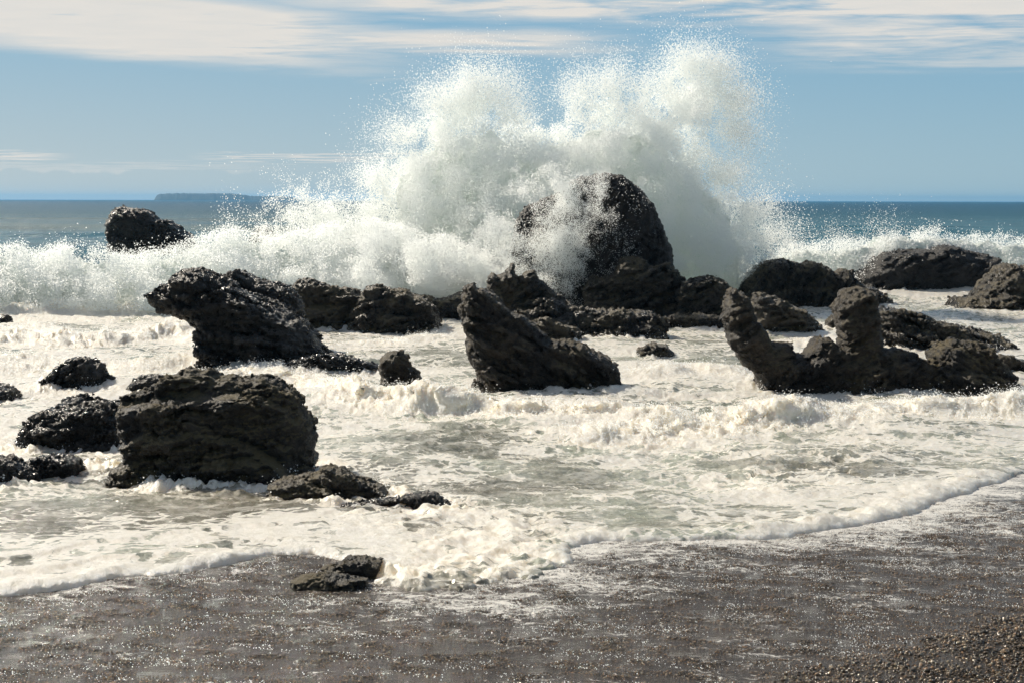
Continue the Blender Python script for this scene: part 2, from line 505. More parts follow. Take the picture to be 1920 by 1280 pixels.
def build_sea():
    FR = FPX / 1920 * 1024
    dv = np.concatenate([np.arange(620, 8, -0.92), np.array([8, 7, 6, 5, 4, 3, 2.2, 1.6, 1.1, .8, .5, .35])])
    ys = FR * H / dv
    ncol = 880
    ax = np.linspace(-0.56, 0.56, ncol)
    Y, A = np.meshgrid(ys, ax, indexing='ij')
    X = A * (Y + 2.0)
    dy = Y * Y / (FR * H) * 0.8
    lvl = water_level(X, Y)
    midx = sstep(X, -1.1, -0.5) * (1 - sstep(X, 0.2, 0.6))
    sd = edge_sd(X, Y) + fbm(X, Y, None, 0.8, 6, 0.66, seed=4) * (0.08 + 0.16 * midx)
    z = np.zeros_like(X)
    # --- open sea swell
    a = int(np.searchsorted(ys, 36)); b = int(np.searchsorted(ys, 60))
    sea = sstep(Y, 36, 52)
    for lam, amp, ang, sc in ((26, .34, 0.15, 3), (15, .26, -0.25, 5), (8.3, .16, 0.35, 8), (4.7, .13, -0.1, 11), (2.7, .08, 0.5, 13), (1.5, .045, -.5, 15)):
        x_, y_ = X[a:], Y[a:]
        q = (x_ * math.sin(ang) + y_ * math.cos(ang)) / lam * 2 * math.pi + fbm(x_, y_, None, lam * 2.2, 2, seed=sc) * 3.2
        w = np.sin(q); w = w + 0.35 * np.cos(2 * q)
        am = 0.6 + 0.7 * fbm(x_, y_ * 1.5, None, lam * 3, 2, seed=sc + 1)
        z[a:] += sea[a:] * amp * w * am * np.clip((lam / dy[a:] - 2) / 3, 0, 1)
    # --- churned nearshore water: rolling mounds, streaks and lumps
    XN, YN, SN = X[:b], Y[:b], sd[:b]
    near = 1 - sstep(YN, 40, 60)
    turb = 0.35 + 1.0 * sstep(fbm(XN, YN, None, 4.0, 3, seed=60), -0.3, 0.6)
    wx = XN + 0.22 * fbm(XN, YN, None, 0.7, 2, seed=70); wy = YN + 0.22 * fbm(XN, YN, None, 0.7, 2, seed=72)
    roll = fbm(XN * 0.5, YN, None, 1.6, 3, 0.5, seed=14) * 0.085
    lum = fbm(wx * 0.75, wy, None, 0.50, 6, 0.60, seed=24, mode='r')
    fine = fbm(wx, wy, None, 0.13, 4, 0.62, seed=34, mode='b')
    calm = sstep(SN, 0.05, 2.2)
    tz = near * (roll * (0.2 + calm) + (lum * 0.034 * turb + fine * 0.008) * (0.12 + 0.88 * calm))
    rs = np.zeros_like(XN); face = np.zeros_like(XN)
    spr = np.zeros_like(XN); wgt = np.zeros_like(XN)
    for pts, hg, wf, wb, seed in RIDGES:
        r, d, fd = ridge(XN, YN, pts, hg, wf, wb, seed)
        rs += r
        rough = (np.exp(-((d + wf * 0.3) / (wf * 1.9)) ** 2) + 0.25 * np.exp(-(d / 0.9) ** 2)) * fd
        wgt += rough * hg / 0.27
        face = np.maximum(face, rough * min(1, hg / 0.16))
    froth = fbm(wx, wy, rs * 1.8, 0.24, 6, 0.72, seed=44, mode='b')
    froth2 = fbm(wx, wy + 5, rs * 1.8, 0.30, 4, 0.62, seed=45, mode='n')
    tz += wgt * froth * 0.050
    z[:b] += tz + rs * near
    # the broken crests lean over towards the beach
    Y[:b] -= rs * 0.45 + wgt * froth2 * 0.11
    X[:b] += fbm(XN, YN, rs * 1.8, 0.3, 4, seed=90) * 0.10 * face
    FACE = np.zeros_like(X); FACE[:b] = face
    # swash on the left is smooth: long thin sheets sliding over one another
    lx, ly = ground(np.array([0., 650.]), np.array([945., 945.]))
    smooth_l = (1 - sstep(X, lx[1] - 0.6, lx[1] + 0.5)) * (1 - sstep(Y, ly[0] - .5, ly[0] + .5))
    z = z * (1 - 0.85 * smooth_l)
    ter = sd + 0.12 * fbm(X, Y, None, 1.1, 4, seed=88)
    for s0 in (0.45, 1.05):
        z += smooth_l * 0.028 * sstep(ter, s0 - 0.05, s0 + 0.05) * np.exp(-np.maximum(ter - s0, 0) * 2.0)
    smooth_r = sstep(X, 1.0, 2.0) * (1 - sstep(sd, 0.5, 1.3))
    z = z * (1 - 0.7 * smooth_r)
    # thick foam lip along the swash edge
    right = sstep(X, 0.35, 0.8)
    mid = sstep(X, -1.1, -0.5) * (1 - sstep(X, 0.2, 0.6))
    lipw = 0.14 + 0.14 * right
    lip = (0.045 + 0.026 * right) * (1 - 0.85 * mid) * np.where(sd < lipw, np.clip(1 - (1 - np.clip(sd, 0, lipw) / lipw) ** 2, 0, 1) ** 0.8, np.exp(-(sd - lipw) / 0.35) * 0.75 + 0.25)
    lip *= np.clip(0.75 + 0.6 * fbm(X, Y, None, 0.45, 4, 0.6, seed=17), 0.15, 1.4) * np.exp(-np.clip(sd, 0, 9) / 3.0)
    lip += (sd > 0) * fbm(X, Y, None, 0.09, 3, seed=18, mode='b') * 0.004 * np.exp(-np.clip(sd, 0, 9) / 1.0)
    z = z * sstep(sd, -0.02, 0.35) + np.where(sd > 0, lip, 0)
    # mid stretch: water running thin and lumpy over the stones
    z += 0.035 * mid * sstep(sd, 0.0, 0.15) * (1 - sstep(sd, 0.8, 1.6)) * (0.4 + fbm(X, Y, None, 0.4, 4, 0.6, seed=27, mode='r'))
    wl = np.where(X < 3.0, 35.3, 45.6) + 0.5 * fbm(X, Y * 0, None, 3.0, 3, seed=83)
    ramp = np.exp(-(np.clip(wl - Y, -3, 99) / 1.3) ** 2) * np.where((X < 3) | (X > 8), 1.0, 0.0) * (Y < 50)
    z += ramp * (0.20 + 0.13 * fbm(X, Y, None, 0.9, 4, 0.6, seed=84, mode='b'))
    z = lvl + z
    z = np.where(sd < 0, beach_z(Y) - 0.05 * sstep(-sd, 0, 0.05), z)
    pr = near_rock(X, Y) * (sd > 0.1)
    pr = pr * sstep(fbm(X, Y, None, 0.9, 3, 0.6, seed=130), -0.45, 0.4)
    z += pr * (0.02 + 0.055 * (0.5 + fbm(X, Y, None, 0.22, 4, 0.62, seed=131, mode='b')))
    face = FACE
    # droplets leaping off the broken crests
    r = np.random.default_rng(77)
    w = (np.clip(face - 0.25 + 0.35 * pr, 0, 1) * (Y ** 2) * (0.3 + np.clip(fbm(X, Y, None, 0.8, 3, seed=99), 0, 1))).ravel(); w /= w.sum()
    pick = r.choice(len(w), 42000, p=w)
    hh = r.exponential(0.028, len(pick)) + 0.004
    drops = np.stack([X.ravel()[pick] + r.normal(0, .03, len(pick)), Y.ravel()[pick] + r.normal(0, .03, len(pick)) - hh * .3, z.ravel()[pick] + hh], 1)
    cloud('surf_droplets', drops, 0.003 + 0.005 * r.uniform(0, 1, len(pick)) ** 4, kind='stuff')
    # --- how much foam covers the water
    foam = np.ones_like(X) * 0.69
    foam += 0.30 * fbm(X, Y * 1.2, None, 2.4, 3, seed=55)
    def patch(u, v, ru, rv, w):
        nonlocal foam
        gx, gy = ground(np.array([u, u, u + ru]), np.array([v - rv, v + rv, v]))
        cx, cyy = ground(np.array([u]), np.array([v])); rx = abs(gx[2] - cx[0]); ry = (gy[0] - gy[1]) / 2
        e = np.exp(-((X - cx[0]) / rx) ** 2 - ((Y - (gy[0] + gy[1]) / 2) / ry) ** 2)
        foam = foam + 0.42 * w * e
    patch(900, 880, 210, 60, -0.52); patch(1060, 870, 90, 50, -0.35); patch(700, 860, 130, 40, -0.15)
    patch(420, 930, 260, 22, -0.55); patch(120, 960, 160, 30, -0.15); patch(500, 965, 260, 22, -0.22)
    patch(1240, 930, 220, 45, -0.20); patch(1500, 860, 240, 35, -0.18); patch(1720, 800, 160, 25, -0.22)
    patch(1500, 806, 150, 17, -0.75); patch(880, 1125, 130, 28, -0.55); patch(620, 1075, 90, 30, -0.6)
    patch(1250, 640, 160, 22, -0.12); patch(780, 800, 160, 20, -0.12); patch(1250, 715, 220, 18, -0.2); patch(200, 640, 260, 20, -0.12); patch(1700, 600, 240, 16, -0.12); patch(660, 660, 120, 22, -0.2)
    foam = foam - smooth_l * 0.06 + 0.35 * np.exp(-np.clip(sd, 0, 9) / 0.25) * (1 - mid)
    foam += 0.5 * face + 0.5 * ramp + 0.35 * pr
    foam = np.clip(foam, 0, 1.3) * (1 - sstep(Y, 42, 50))
    foam += 0.42 * (1 - sstep(Y, 50, 62)) * sstep(Y, 40, 46)
    # --- colour of the water body itself: turbid by the shore, teal further out, blue at the horizon
    f1 = sstep(Y, 35, 60)[..., None]; f2 = sstep(np.log(Y), math.log(120), math.log(700))[..., None]
    shore = np.array([0.20, 0.205, 0.15]); teal = np.array([0.028, 0.125, 0.150]); deep = np.array([0.010, 0.080, 0.14])
    olive = np.array([0.15, 0.15, 0.075])
    swash = 1 - sstep(Y, 13, 19)
    sh = shore * (1 - swash[..., None] * 0.45) + np.array([0.14, 0.105, 0.075]) * swash[..., None] * 0.45
    milk = sstep(fbm(X * 0.7, Y, None, 2.2, 4, 0.55, seed=120), -0.45, 0.65) * (1 - 0.75 * sstep(-(foam - 0.62), 0, 0.25))
    milk = milk[..., None]
    sh = sh * (1 - milk) + np.array([0.40, 0.42, 0.33]) * milk
    col = sh * (1 - f1) + teal * f1
    side = 1 - sstep(X / Y, -0.16, 0.06)
    st = sstep(fbm(X * 0.12, Y, None, 24, 3, seed=77) + 0.25 * fbm(X * .2, Y, None, 8, 2, seed=78), -0.15, 0.5) * (1 - sstep(Y, 170, 420)) * side
    col = col * (1 - 0.72 * st[..., None] * f1) + olive * 0.72 * st[..., None] * f1
    col = col * (1 - f2) + deep * f2
    crest = np.clip(face * (1 - sstep(Y, 35, 40)), 0, 1)[..., None]
    col = col * (1 - 0.6 * crest) + np.array([0.34, 0.42, 0.33]) * 0.6 * crest
    V = np.stack([X, Y, z], -1).reshape(-1, 3)
    nr = len(ys)
    i = np.arange(nr - 1)[:, None] * ncol + np.arange(ncol - 1)[None]
    Q = np.stack([i, i + 1, i + ncol + 1, i + ncol], -1).reshape(-1, 4)
    keep = (sd > -0.12).reshape(-1)
    Q = Q[keep[Q].any(1)]
    used = np.zeros(len(V), bool); used[Q] = True
    rem = np.cumsum(used) - 1
    col4 = np.concatenate([col, np.ones(col.shape[:2] + (1,))], -1).reshape(-1, 4)
    me = mesh_np('sea', V[used], rem[Q], {'foam': ('FLOAT', foam.reshape(-1)[used]), 'body': ('FLOAT_COLOR', col4[used])})
    return me


def sea_material():
    m, t, o = new_mat('sea_water_and_foam')
    pos = t.n('ShaderNodeNewGeometry').outputs['Position']
    sp = t.n('ShaderNodeSeparateXYZ', ins={0: pos})
    Y = sp.outputs[1]
    foam = t.n('ShaderNodeAttribute', attribute_name='foam').outputs['Fac']
    body = t.n('ShaderNodeAttribute', attribute_name='body').outputs['Color']
    # laced foam: warped cells with open holes, finer closer to the beach
    warp = t.n('ShaderNodeVectorMath', operation='MULTIPLY_ADD')
    t.put(warp.inputs[0], t.noise(pos, 1.7, 4, 0.6, out=1)); warp.inputs[1].default_value = (0.9, 0.9, 0); t.put(warp.inputs[2], pos)
    wv = warp.outputs[0]
    flat = t.mapv(wv, (1, 1.25, 0))
    n1 = t.noise(flat, 1.6, 8, 0.62)
    n2 = t.noise(t.mapv(wv, (1, 1.4, 0), loc=(4, 2, 0)), 5.5, 6, 0.6, typ='RIDGED_MULTIFRACTAL')
    v = t.n('ShaderNodeTexVoronoi', feature='DISTANCE_TO_EDGE', ins={'Vector': flat, 'Scale': 4.2})
    cell = t.ss(v.outputs['Distance'], 0.0, 0.28, 1.0, 0.0)
    pat = t.m('ADD', t.m('MULTIPLY', n1, 1.15), t.m('MULTIPLY', cell, 0.26))
    pat = t.m('ADD', pat, t.m('MULTIPLY', t.noise(flat, 20, 5, 0.66), 0.42))
    thr = t.m('SUBTRACT', 1.44, t.m('MULTIPLY', foam, 0.85))
    cov = t.ss(t.m('SUBTRACT', pat, thr), -0.07, 0.09)
    thin = t.m('MULTIPLY', t.ss(t.noise(t.mapv(wv, (1, 1.5, 0), loc=(7, 1, 0)), 3.0, 7, 0.66), 0.42, 0.70), 0.62)
    cov = t.m('MAXIMUM', cov, thin)
    cov = t.m('MULTIPLY', cov, t.ss(foam, 0.02, 0.25))
    fb1 = t.noise(pos, 14, 6, 0.7); fb2 = t.noise(pos, 75, 4, 0.7)
    fbh = t.m('ADD', fb1, t.m('MULTIPLY', fb2, 0.28))
    fdist = t.lin(Y, 8, 60, 0.035, 0.12)
    fb = t.n('ShaderNodeBump', ins={'Strength': 0.8, 'Distance': fdist, 'Height': fbh})
    fcol = t.mix(t.ss(fb1, 0.35, 0.65), (0.76, 0.72, 0.62, 1), (0.92, 0.88, 0.80, 1))
    fp = t.n('ShaderNodeBsdfPrincipled', subsurface_method='BURLEY', ins={'Base Color': fcol, 'Roughness': 0.34, 'Specular IOR Level': 0.7, 'Normal': fb.outputs[0],
             'Subsurface Weight': 0.75, 'Subsurface Radius': (1.0, 0.75, 0.45), 'Subsurface Scale': 0.2})
    ft = t.n('ShaderNodeBsdfTranslucent', ins={'Color': (0.94, 0.86, 0.68, 1), 'Normal': fb.outputs[0]})
    fo = t.n('ShaderNodeMixShader', ins={0: 0.10, 1: fp.outputs[0], 2: ft.outputs[0]})
    # open water
    r1 = t.noise(t.mapv(pos, (0.7, 1, 0)), 6.0, 6, 0.6)
    r2 = t.noise(t.mapv(pos, (0.5, 1, 0)), 0.9, 5, 0.62)
    wh = t.m('ADD', t.m('MULTIPLY', r1, t.lin(Y, 20, 160, 0.10, 0.0)), t.m('MULTIPLY', r2, t.lin(Y, 20, 200, 0.10, 1.3)))
    wb = t.n('ShaderNodeBump', ins={'Strength': 1.0, 'Distance': 1.0, 'Height': wh})
    wr = t.lin(Y, 15, 300, 0.10, 0.35)
    rip = t.noise(t.mapv(pos, (0.35, 1, 0)), 0.35, 6, 0.7)
    body = t.mix(t.m('MULTIPLY', t.ss(rip, 0.40, 0.60), t.lin(Y, 40, 70, 0, 0.55)), body, (0.016, 0.060, 0.080, 1))
    wa = t.n('ShaderNodeBsdfPrincipled', ins={'Base Color': body, 'Roughness': wr, 'IOR': 1.33,
                                              'Specular IOR Level': t.lin(Y, 30, 120, 0.5, 0.16), 'Normal': wb.outputs[0]})
    mx = t.n('ShaderNodeMixShader', ins={0: cov, 1: wa.outputs[0], 2: fo.outputs[0]})
    t.put(o.inputs[0], mx.outputs[0])
    return m




# ------------------------------------------------------------------ beach
def fleck_nodes(t, pos):
    """thin foam left on the wet stones, thicker just below the swash edge"""
    fl = t.n('ShaderNodeAttribute', attribute_name='fleck').outputs['Fac']
    warp = t.n('ShaderNodeVectorMath', operation='MULTIPLY_ADD')
    t.put(warp.inputs[0], t.noise(pos, 3.0, 4, 0.6, out=1)); warp.inputs[1].default_value = (0.6, 0.6, 0); t.put(warp.inputs[2], pos)
    a = t.noise(t.mapv(warp.outputs[0], (0.8, 1.35, 0), rot=(0, 0, 0.3)), 10, 9, 0.74)
    b = t.noise(t.mapv(warp.outputs[0], (1, 1.2, 0)), 34, 5, 0.7)
    p = t.m('ADD', t.m('MULTIPLY', a, 0.65), t.m('MULTIPLY', b, 0.35))
    return t.ss(t.m('ADD', p, t.m('MULTIPLY', fl, 0.17)), 0.535, 0.66)


def beach_material():
    m, t, o = new_mat('wet_gravel_beach')
    pos = t.n('ShaderNodeNewGeometry').outputs['Position']
    n = t.noise(pos, 60, 5, 0.7)
    v = t.n('ShaderNodeTexVoronoi', ins={'Vector': pos, 'Scale': 75.0})
    col = t.mix(t.ss(n, 0.35, 0.7), (0.028, 0.022, 0.016, 1), (0.095, 0.070, 0.046, 1))
    fk = fleck_nodes(t, pos)
    col = t.mix(fk, col, (0.72, 0.69, 0.63, 1))
    film = t.noise(t.mapv(pos, (0.7, 1.7, 1)), 14, 6, 0.66)
    h = t.m('ADD', t.m('MULTIPLY', v.outputs['Distance'], -0.5), t.m('MULTIPLY', film, 3.2))
    b = t.n('ShaderNodeBump', ins={'Strength': 0.7, 'Distance': 0.012, 'Height': h})
    p = t.n('ShaderNodeBsdfPrincipled', ins={'Base Color': col, 'Roughness': t.m('ADD', 0.07, t.m('MULTIPLY', fk, 0.4)), 'Specular IOR Level': 0.5, 'Normal': b.outputs[0]})
    t.put(o.inputs[0], p.outputs[0])
    return m


def fleck_amount(x, y):
    sd = edge_sd(x, y)
    f = np.exp(-np.clip(-sd, 0, 9) / 0.75) * 1.0
    f = f * sstep(x, -1.2, 0.2) + (1 - sstep(x, -1.2, 0.2)) * 0.5 * np.exp(-np.clip(-sd, 0, 9) / 0.3)
    f += 0.40 * fbm(x, y * 1.6, None, 0.9, 4, 0.6, seed=66) - 0.12
    f -= 0.9 * dry_zone(x, y)
    return f


def dry_zone(x, y):
    """the drained patch of pebbles in the near right corner"""
    p = np.array([(1460, 1300), (1580, 1268), (1680, 1240), (1760, 1215), (1840, 1190), (1960, 1155), (2300, 1100), (2600, 1500), (1200, 1500)], float)
    gx, gy = ground(p[:, 0], p[:, 1])
    return sstep(seg_dist(x, y, np.stack([gx, gy], 1)) + 0.10 * fbm(x, y, None, 0.35, 3, seed=19), -0.30, 0.22)


def build_beach():
    xs = np.linspace(-9, 9, 330); ys = np.linspace(3.2, 16, 300)
    Yg, Xg = np.meshgrid(ys, xs, indexing='ij')
    z = beach_z(Yg) + 0.008 * fbm(Xg, Yg, None, 0.8, 3, seed=2) * (Yg < 30) + 0.035 * dry_zone(Xg, Yg)
    z = z - 0.14 * sstep(edge_sd(Xg, Yg), 0.12, 0.7)
    V = np.stack([Xg, Yg, z], -1).reshape(-1, 3)
    i = np.arange(299)[:, None] * 330 + np.arange(329)[None]
    Q = np.stack([i, i + 1, i + 331, i + 330], -1).reshape(-1, 4)
    return mesh_np('beach', V, Q, {'fleck': ('FLOAT', fleck_amount(Xg, Yg).ravel())})


link('beach', build_beach(), beach_material(), kind='structure')
# far-reaching bed below beach and water
bed_m, bt, bo = new_mat('sand_bed')
bp = bt.n('ShaderNodeBsdfPrincipled', ins={'Base Color': (0.07, 0.055, 0.042, 1), 'Roughness': 0.9})
bt.put(bo.inputs[0], bp.outputs[0])
bedV = np.array([(-9000, 14, -1.2), (9000, 14, -1.2), (9000, 9000, -1.5), (-9000, 9000, -1.5), (-60, -40, 2.9), (60, -40, 2.9), (60, 3.4, 0.46), (-60, 3.4, 0.46), (60, 14, -0.3), (-60, 14, -0.3)])
link('seabed', mesh_np('seabed', bedV, np.array([(0, 1, 2, 3), (4, 5, 6, 7), (7, 6, 8, 9)]), smooth=False), bed_m, kind='structure')


# ------------------------------------------------------------------ rocks
TRI = [0]


def build_rock(layers, px=1.25, amp=1.0, strata=0.35, seed=0, floor=-0.2, sharp=1.0, noise_mode='r', box=3.0, blk=1.0, inset=3.0):
    """A solid rock. Each layer is an outline (photograph pixels) standing at its own
    distance, y0 metres away at the waterline, T metres half deep, rounded by D metres."""
    LL = []
    lo = np.array([1e9] * 3); hi = -lo
    for L in layers:
        poly = np.array(L['poly'], float)
        base = L.get('base', poly[:, 1].max())
        _, y0 = ground(np.array([poly[:, 0].mean()]), np.array([base])) if 'y0' not in L else (0, [L['y0']])
        y0 = float(y0[0]); w = (poly[:, 0].max() - poly[:, 0].min()) * y0 / FPX
        T = L.get('T', 0.33) * w
        led = L.get('ledges', [])
        ext = sum(l[1] for l in led) * w
        yc = y0 + T + ext
        X, Z = at(poly[:, 0], poly[:, 1], yc)
        gz = float(max(beach_z(y0), 0.0))
        P = np.stack([X, Z], 1)
        lowm = P[:, 1] < gz + 0.10 * (P[:, 1].max() - gz)
        P[lowm, 1] = gz + floor - 0.3
        LL.append((P, yc, T, L.get('D', 0.3) * w, [(np.stack(at(np.array(l[0], float)[:, 0], np.array(l[0], float)[:, 1], yc), 1), l[1] * w) for l in led], w, y0, L.get('lean', 0.0)))
        lo = np.minimum(lo, [P[:, 0].min(), yc - T - ext, gz + floor]); hi = np.maximum(hi, [P[:, 0].max(), yc + T, P[:, 1].max()])
    W = max(l[5] for l in LL); ymin = min(l[6] for l in LL)
    h = 1.30 * px * ymin / (FPX / 1920 * 1024)
    pad = 5 * h + 0.03 * W
    lo -= [pad, pad + 0.06 * W, 0]; hi += [pad, pad, pad]
    n = np.ceil((hi - lo) / h).astype(int) + 1
    while np.prod(n.astype(float)) > 3.5e6:
        h *= 1.15; n = np.ceil((hi - lo) / h).astype(int) + 1
    x = (lo[0] + np.arange(n[0]) * h).astype(F32); y = (lo[1] + np.arange(n[1]) * h).astype(F32); z = (lo[2] + np.arange(n[2]) * h).astype(F32)
    X3, Y3, Z3 = x[:, None, None], y[None, :, None], z[None, None, :]
    X2, Z2 = np.meshgrid(x, z, indexing='ij')
    o = seed * 7.3
    sz = min(W * 0.8, 1.5)
    ca, sa = math.cos(strata), math.sin(strata)
    pre = []; near = np.zeros(tuple(n), bool)
    for P, yc, T, D, led, w, y0, lean in LL:
        d = seg_dist(X2, Z2, P) - (inset * y0 / FPX if amp > 0 else 0)
        d = d + max(amp, 0.8 * (amp > 0)) * 0.016 * sz * fbm(X2 + o, Z2, None, 0.09 * sz, 4, 0.66, seed=seed + 11, mode='r')
        Tf = np.full(X2.shape, T)
        for line, dl in led:
            zl = np.interp(X2, line[:, 0], line[:, 1]) + 0.02 * sz * fbm(X2, o, None, 0.2 * sz, 3, seed=seed + 2)
            inx = sstep(X2, line[0, 0] - 0.05 * w, line[0, 0] + 0.05 * w) * (1 - sstep(X2, line[-1, 0] - 0.05 * w, line[-1, 0] + 0.05 * w))
            Tf = Tf + dl * sstep(zl - Z2, 0.0, 0.03 * w) * inx
        a = (np.clip(1 - d / D, 0, None)[:, None, :] ** box).astype(F32)
        yy = (Y3 - yc).astype(F32)
        q = a + np.where(yy < 0, -yy / Tf[:, None, :].astype(F32), yy / F32(T)) ** box
        near |= (q > 0.32) & (q < 2.2)
        pre.append((a, Tf, T, D, yc, q))
    I = np.nonzero(near)
    XX, YY, ZZ = x[I[0]], y[I[1]], z[I[2]]
    sx = (XX * ca + ZZ * sa); szz = (-XX * sa + ZZ * ca)
    big = fbm(sx + o, YY, szz * 1.9, 0.45 * sz, 3, 0.55, seed=seed)
    crag = fbm(sx * 0.8 + o, YY, szz * 2.0, 0.16 * sz, 5, 0.62, seed=seed + 5, mode='r')
    mod = 0.45 + 0.9 * sstep(fbm(sx, YY, szz, 0.5 * sz, 2, 0.5, seed=seed + 50), -0.35, 0.4)
    if amp > 0:
        wx = sx * 0.7 + 0.03 * sz * fbm(sx, YY, ZZ, 0.12 * sz, 2, seed=seed + 41); wz = szz * 2.1 + 0.03 * sz * fbm(sx, YY + 9, ZZ, 0.12 * sz, 2, seed=seed + 42)
        b1, c1 = worley(wx, YY, wz, 0.26 * sz, seed); b2, c2 = worley(wx, YY + 3, wz, 0.10 * sz, seed + 9)
        block = (b1 - 0.5) * 0.075 * sz - 0.016 * sz * (1 - sstep(c1, 0.0, 0.08)) + (b2 - 0.5) * 0.030 * sz
        bed = fbm(sx * 0.55, YY * 0.7, szz * 2.6, 0.34 * sz, 5, 0.62, seed=seed + 31, mode='r')
    else: block = bed = 0
    relief = amp * mod * (1.3 * blk * block + 0.050 * sz * bed + 0.030 * sz * crag)
    F = None
    for a, Tf, T, D, yc, q in pre:
        f = np.where(q < 1, 1.0, -1.0).astype(F32)
        yy = YY - yc + amp * 0.09 * T * big
        b = np.clip(np.abs(yy) - relief, 0, None) / np.where(yy < 0, Tf[I[0], I[2]], T)
        qq = (a[I[0], 0, I[2]] + b ** box) ** (1 / box)
        f[I] = (1 - qq) * min(D, T)
        F = f if F is None else np.maximum(F, f)
    F[I] += amp * (0.008 * sz * big + mod * (0.010 * sz * crag + 0.016 * sz * bed + 0.35 * blk * block))
    F[near & (F == 0)] = 1e-6
    V, Q = surface_nets(F.astype(F32), lo, h)
    # fine crags on the surface itself
    N = vert_normals(V, Q)
    k1 = min(max(0.07 * sz, 5 * h), 0.14)
    f1 = fbm(V[:, 0] * ca + V[:, 2] * sa, V[:, 1], (-V[:, 0] * sa + V[:, 2] * ca) * 1.6, k1, 3, 0.62, seed=seed + 21, mode=noise_mode)
    f2 = fbm(V[:, 0], V[:, 1], V[:, 2], 3.2 * h, 2, 0.7, seed=seed + 25) if amp > 0 else 0
    m1 = 0.35 + 0.9 * sstep(fbm(V[:, 0], V[:, 1], V[:, 2], 0.4 * sz, 2, seed=seed + 51), -0.3, 0.4)
    V = V + N * (f2 * h * 0.55 + m1 * f1 * k1 * 0.24 * max(amp, 0.9 * (amp > 0)) * sharp)[:, None]
    TRI[0] += 2 * len(Q)
    return V, Q, h


ROCKS = {}


def rock(name, label, layers, mat, cat='rock', group=None, **kw):
    V, Q, h = build_rock(layers, **kw)
    c = np.array([V[:, 0].mean(), V[:, 1].mean(), max(V[:, 2].min(), 0)])
    me = mesh_np(name, V - c, Q)
    o = link(name, me, mat, loc=tuple(c), label=label, category=cat)
    if group: o['group'] = group
    ROCKS[label] = (V, Q)
    return o


def L(poly, **kw):
    d = dict(poly=poly); d.update(kw); return d


SHORE = 'dark rocks standing in the surf'
# --- near, left
T_OUT = [(203, 905), (206, 884), (222, 874), (245, 868), (243, 835), (232, 801), (230, 774), (235, 741), (255, 734), (286, 727), (302, 712),
         (329, 697), (353, 690), (390, 695), (406, 712), (430, 711), (464, 712), (494, 707), (521, 716), (548, 737), (571, 768), (586, 798),
         (589, 842), (598, 878), (598, 890), (504, 930), (203, 930)]
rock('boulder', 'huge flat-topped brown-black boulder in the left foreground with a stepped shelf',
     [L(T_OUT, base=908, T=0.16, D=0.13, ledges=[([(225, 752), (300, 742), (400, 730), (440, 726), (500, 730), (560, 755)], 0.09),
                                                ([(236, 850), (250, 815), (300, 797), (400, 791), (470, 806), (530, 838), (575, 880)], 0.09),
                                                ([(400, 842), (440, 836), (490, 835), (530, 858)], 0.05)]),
      L([(203, 930), (205, 888), (225, 872), (250, 868), (270, 890), (270, 930)], base=909, T=0.6, D=0.5)], M_MOSS_SUN, seed=1, strata=0.12, px=1.1, amp=0.75)
rock('rock', 'low black stepped reef with water between its ledges, left of the huge boulder',
     [L([(42, 838), (50, 815), (60, 791), (84, 774), (118, 756), (144, 751), (175, 758), (208, 757), (240, 772), (260, 870), (42, 870)], base=845, T=0.35, D=0.3,
        ledges=[([(50, 805), (100, 790), (170, 785), (240, 790)], 0.10), ([(45, 830), (110, 818), (180, 812), (245, 822)], 0.07)])], M_ROCK, seed=2, strata=0.1, amp=1.3, group=SHORE)
rock('rock', 'small jagged black rock with trickling water, just below the low stepped reef at left',
     [L([(45, 866), (70, 855), (101, 853), (144, 858), (152, 878), (125, 900), (97, 912), (60, 905)], base=903, T=0.4, D=0.3)], M_ROCK, seed=3, strata=0.1, amp=1.3, group=SHORE)
rock('rock', 'lowest black rock at the left edge of the frame, half cut off',
     [L([(-90, 870), (-30, 850), (0, 857), (20, 857), (44, 872), (67, 889), (78, 912), (70, 930), (-90, 930)], base=918, T=0.35, D=0.3)], M_ROCK, seed=4, strata=-0.4, amp=1.2, group=SHORE)
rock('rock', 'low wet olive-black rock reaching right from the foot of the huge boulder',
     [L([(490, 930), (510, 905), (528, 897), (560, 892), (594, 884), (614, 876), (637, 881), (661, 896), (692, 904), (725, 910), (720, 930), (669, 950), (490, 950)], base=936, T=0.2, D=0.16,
        ledges=[([(520, 915), (600, 905), (650, 912), (700, 918)], 0.04)])], M_MOSS_SUN, seed=5, strata=-0.2, px=1.1, group=SHORE)
rock('rock', 'nearly drowned flat black rock with water running over it, right of the olive-black one',
     [L([(625, 965), (640, 946), (669, 940), (723, 938), (760, 928), (790, 925), (815, 930), (843, 946), (830, 968), (640, 975)], base=958, T=0.14, D=0.12)], M_ROCK, seed=6, strata=0.1, px=1.1, group=SHORE)
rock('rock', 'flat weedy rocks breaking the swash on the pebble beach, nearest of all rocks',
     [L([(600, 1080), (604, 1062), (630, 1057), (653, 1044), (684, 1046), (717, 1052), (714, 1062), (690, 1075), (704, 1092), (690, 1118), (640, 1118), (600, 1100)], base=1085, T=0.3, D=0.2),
      L([(530, 1100), (545, 1086), (563, 1079), (600, 1075), (650, 1078), (690, 1084), (700, 1100), (686, 1122), (610, 1115), (560, 1110)], base=1106, T=0.2, D=0.15)], M_MOSS_SUN, seed=7, strata=0.1, px=1.0, amp=0.8, floor=-0.12, group=SHORE)
rock('rock', 'humpbacked glistening boulder standing alone in the foam at far left',
     [L([(68, 735), (87, 709), (114, 686), (130, 674), (144, 666), (168, 671), (188, 684), (202, 706), (202, 735), (120, 750)], base=729, T=0.35, D=0.35,
        ledges=[([(100, 722), (150, 716), (200, 722)], 0.10)])], M_ROCK, seed=8, strata=0.75, amp=1.1, group=SHORE)
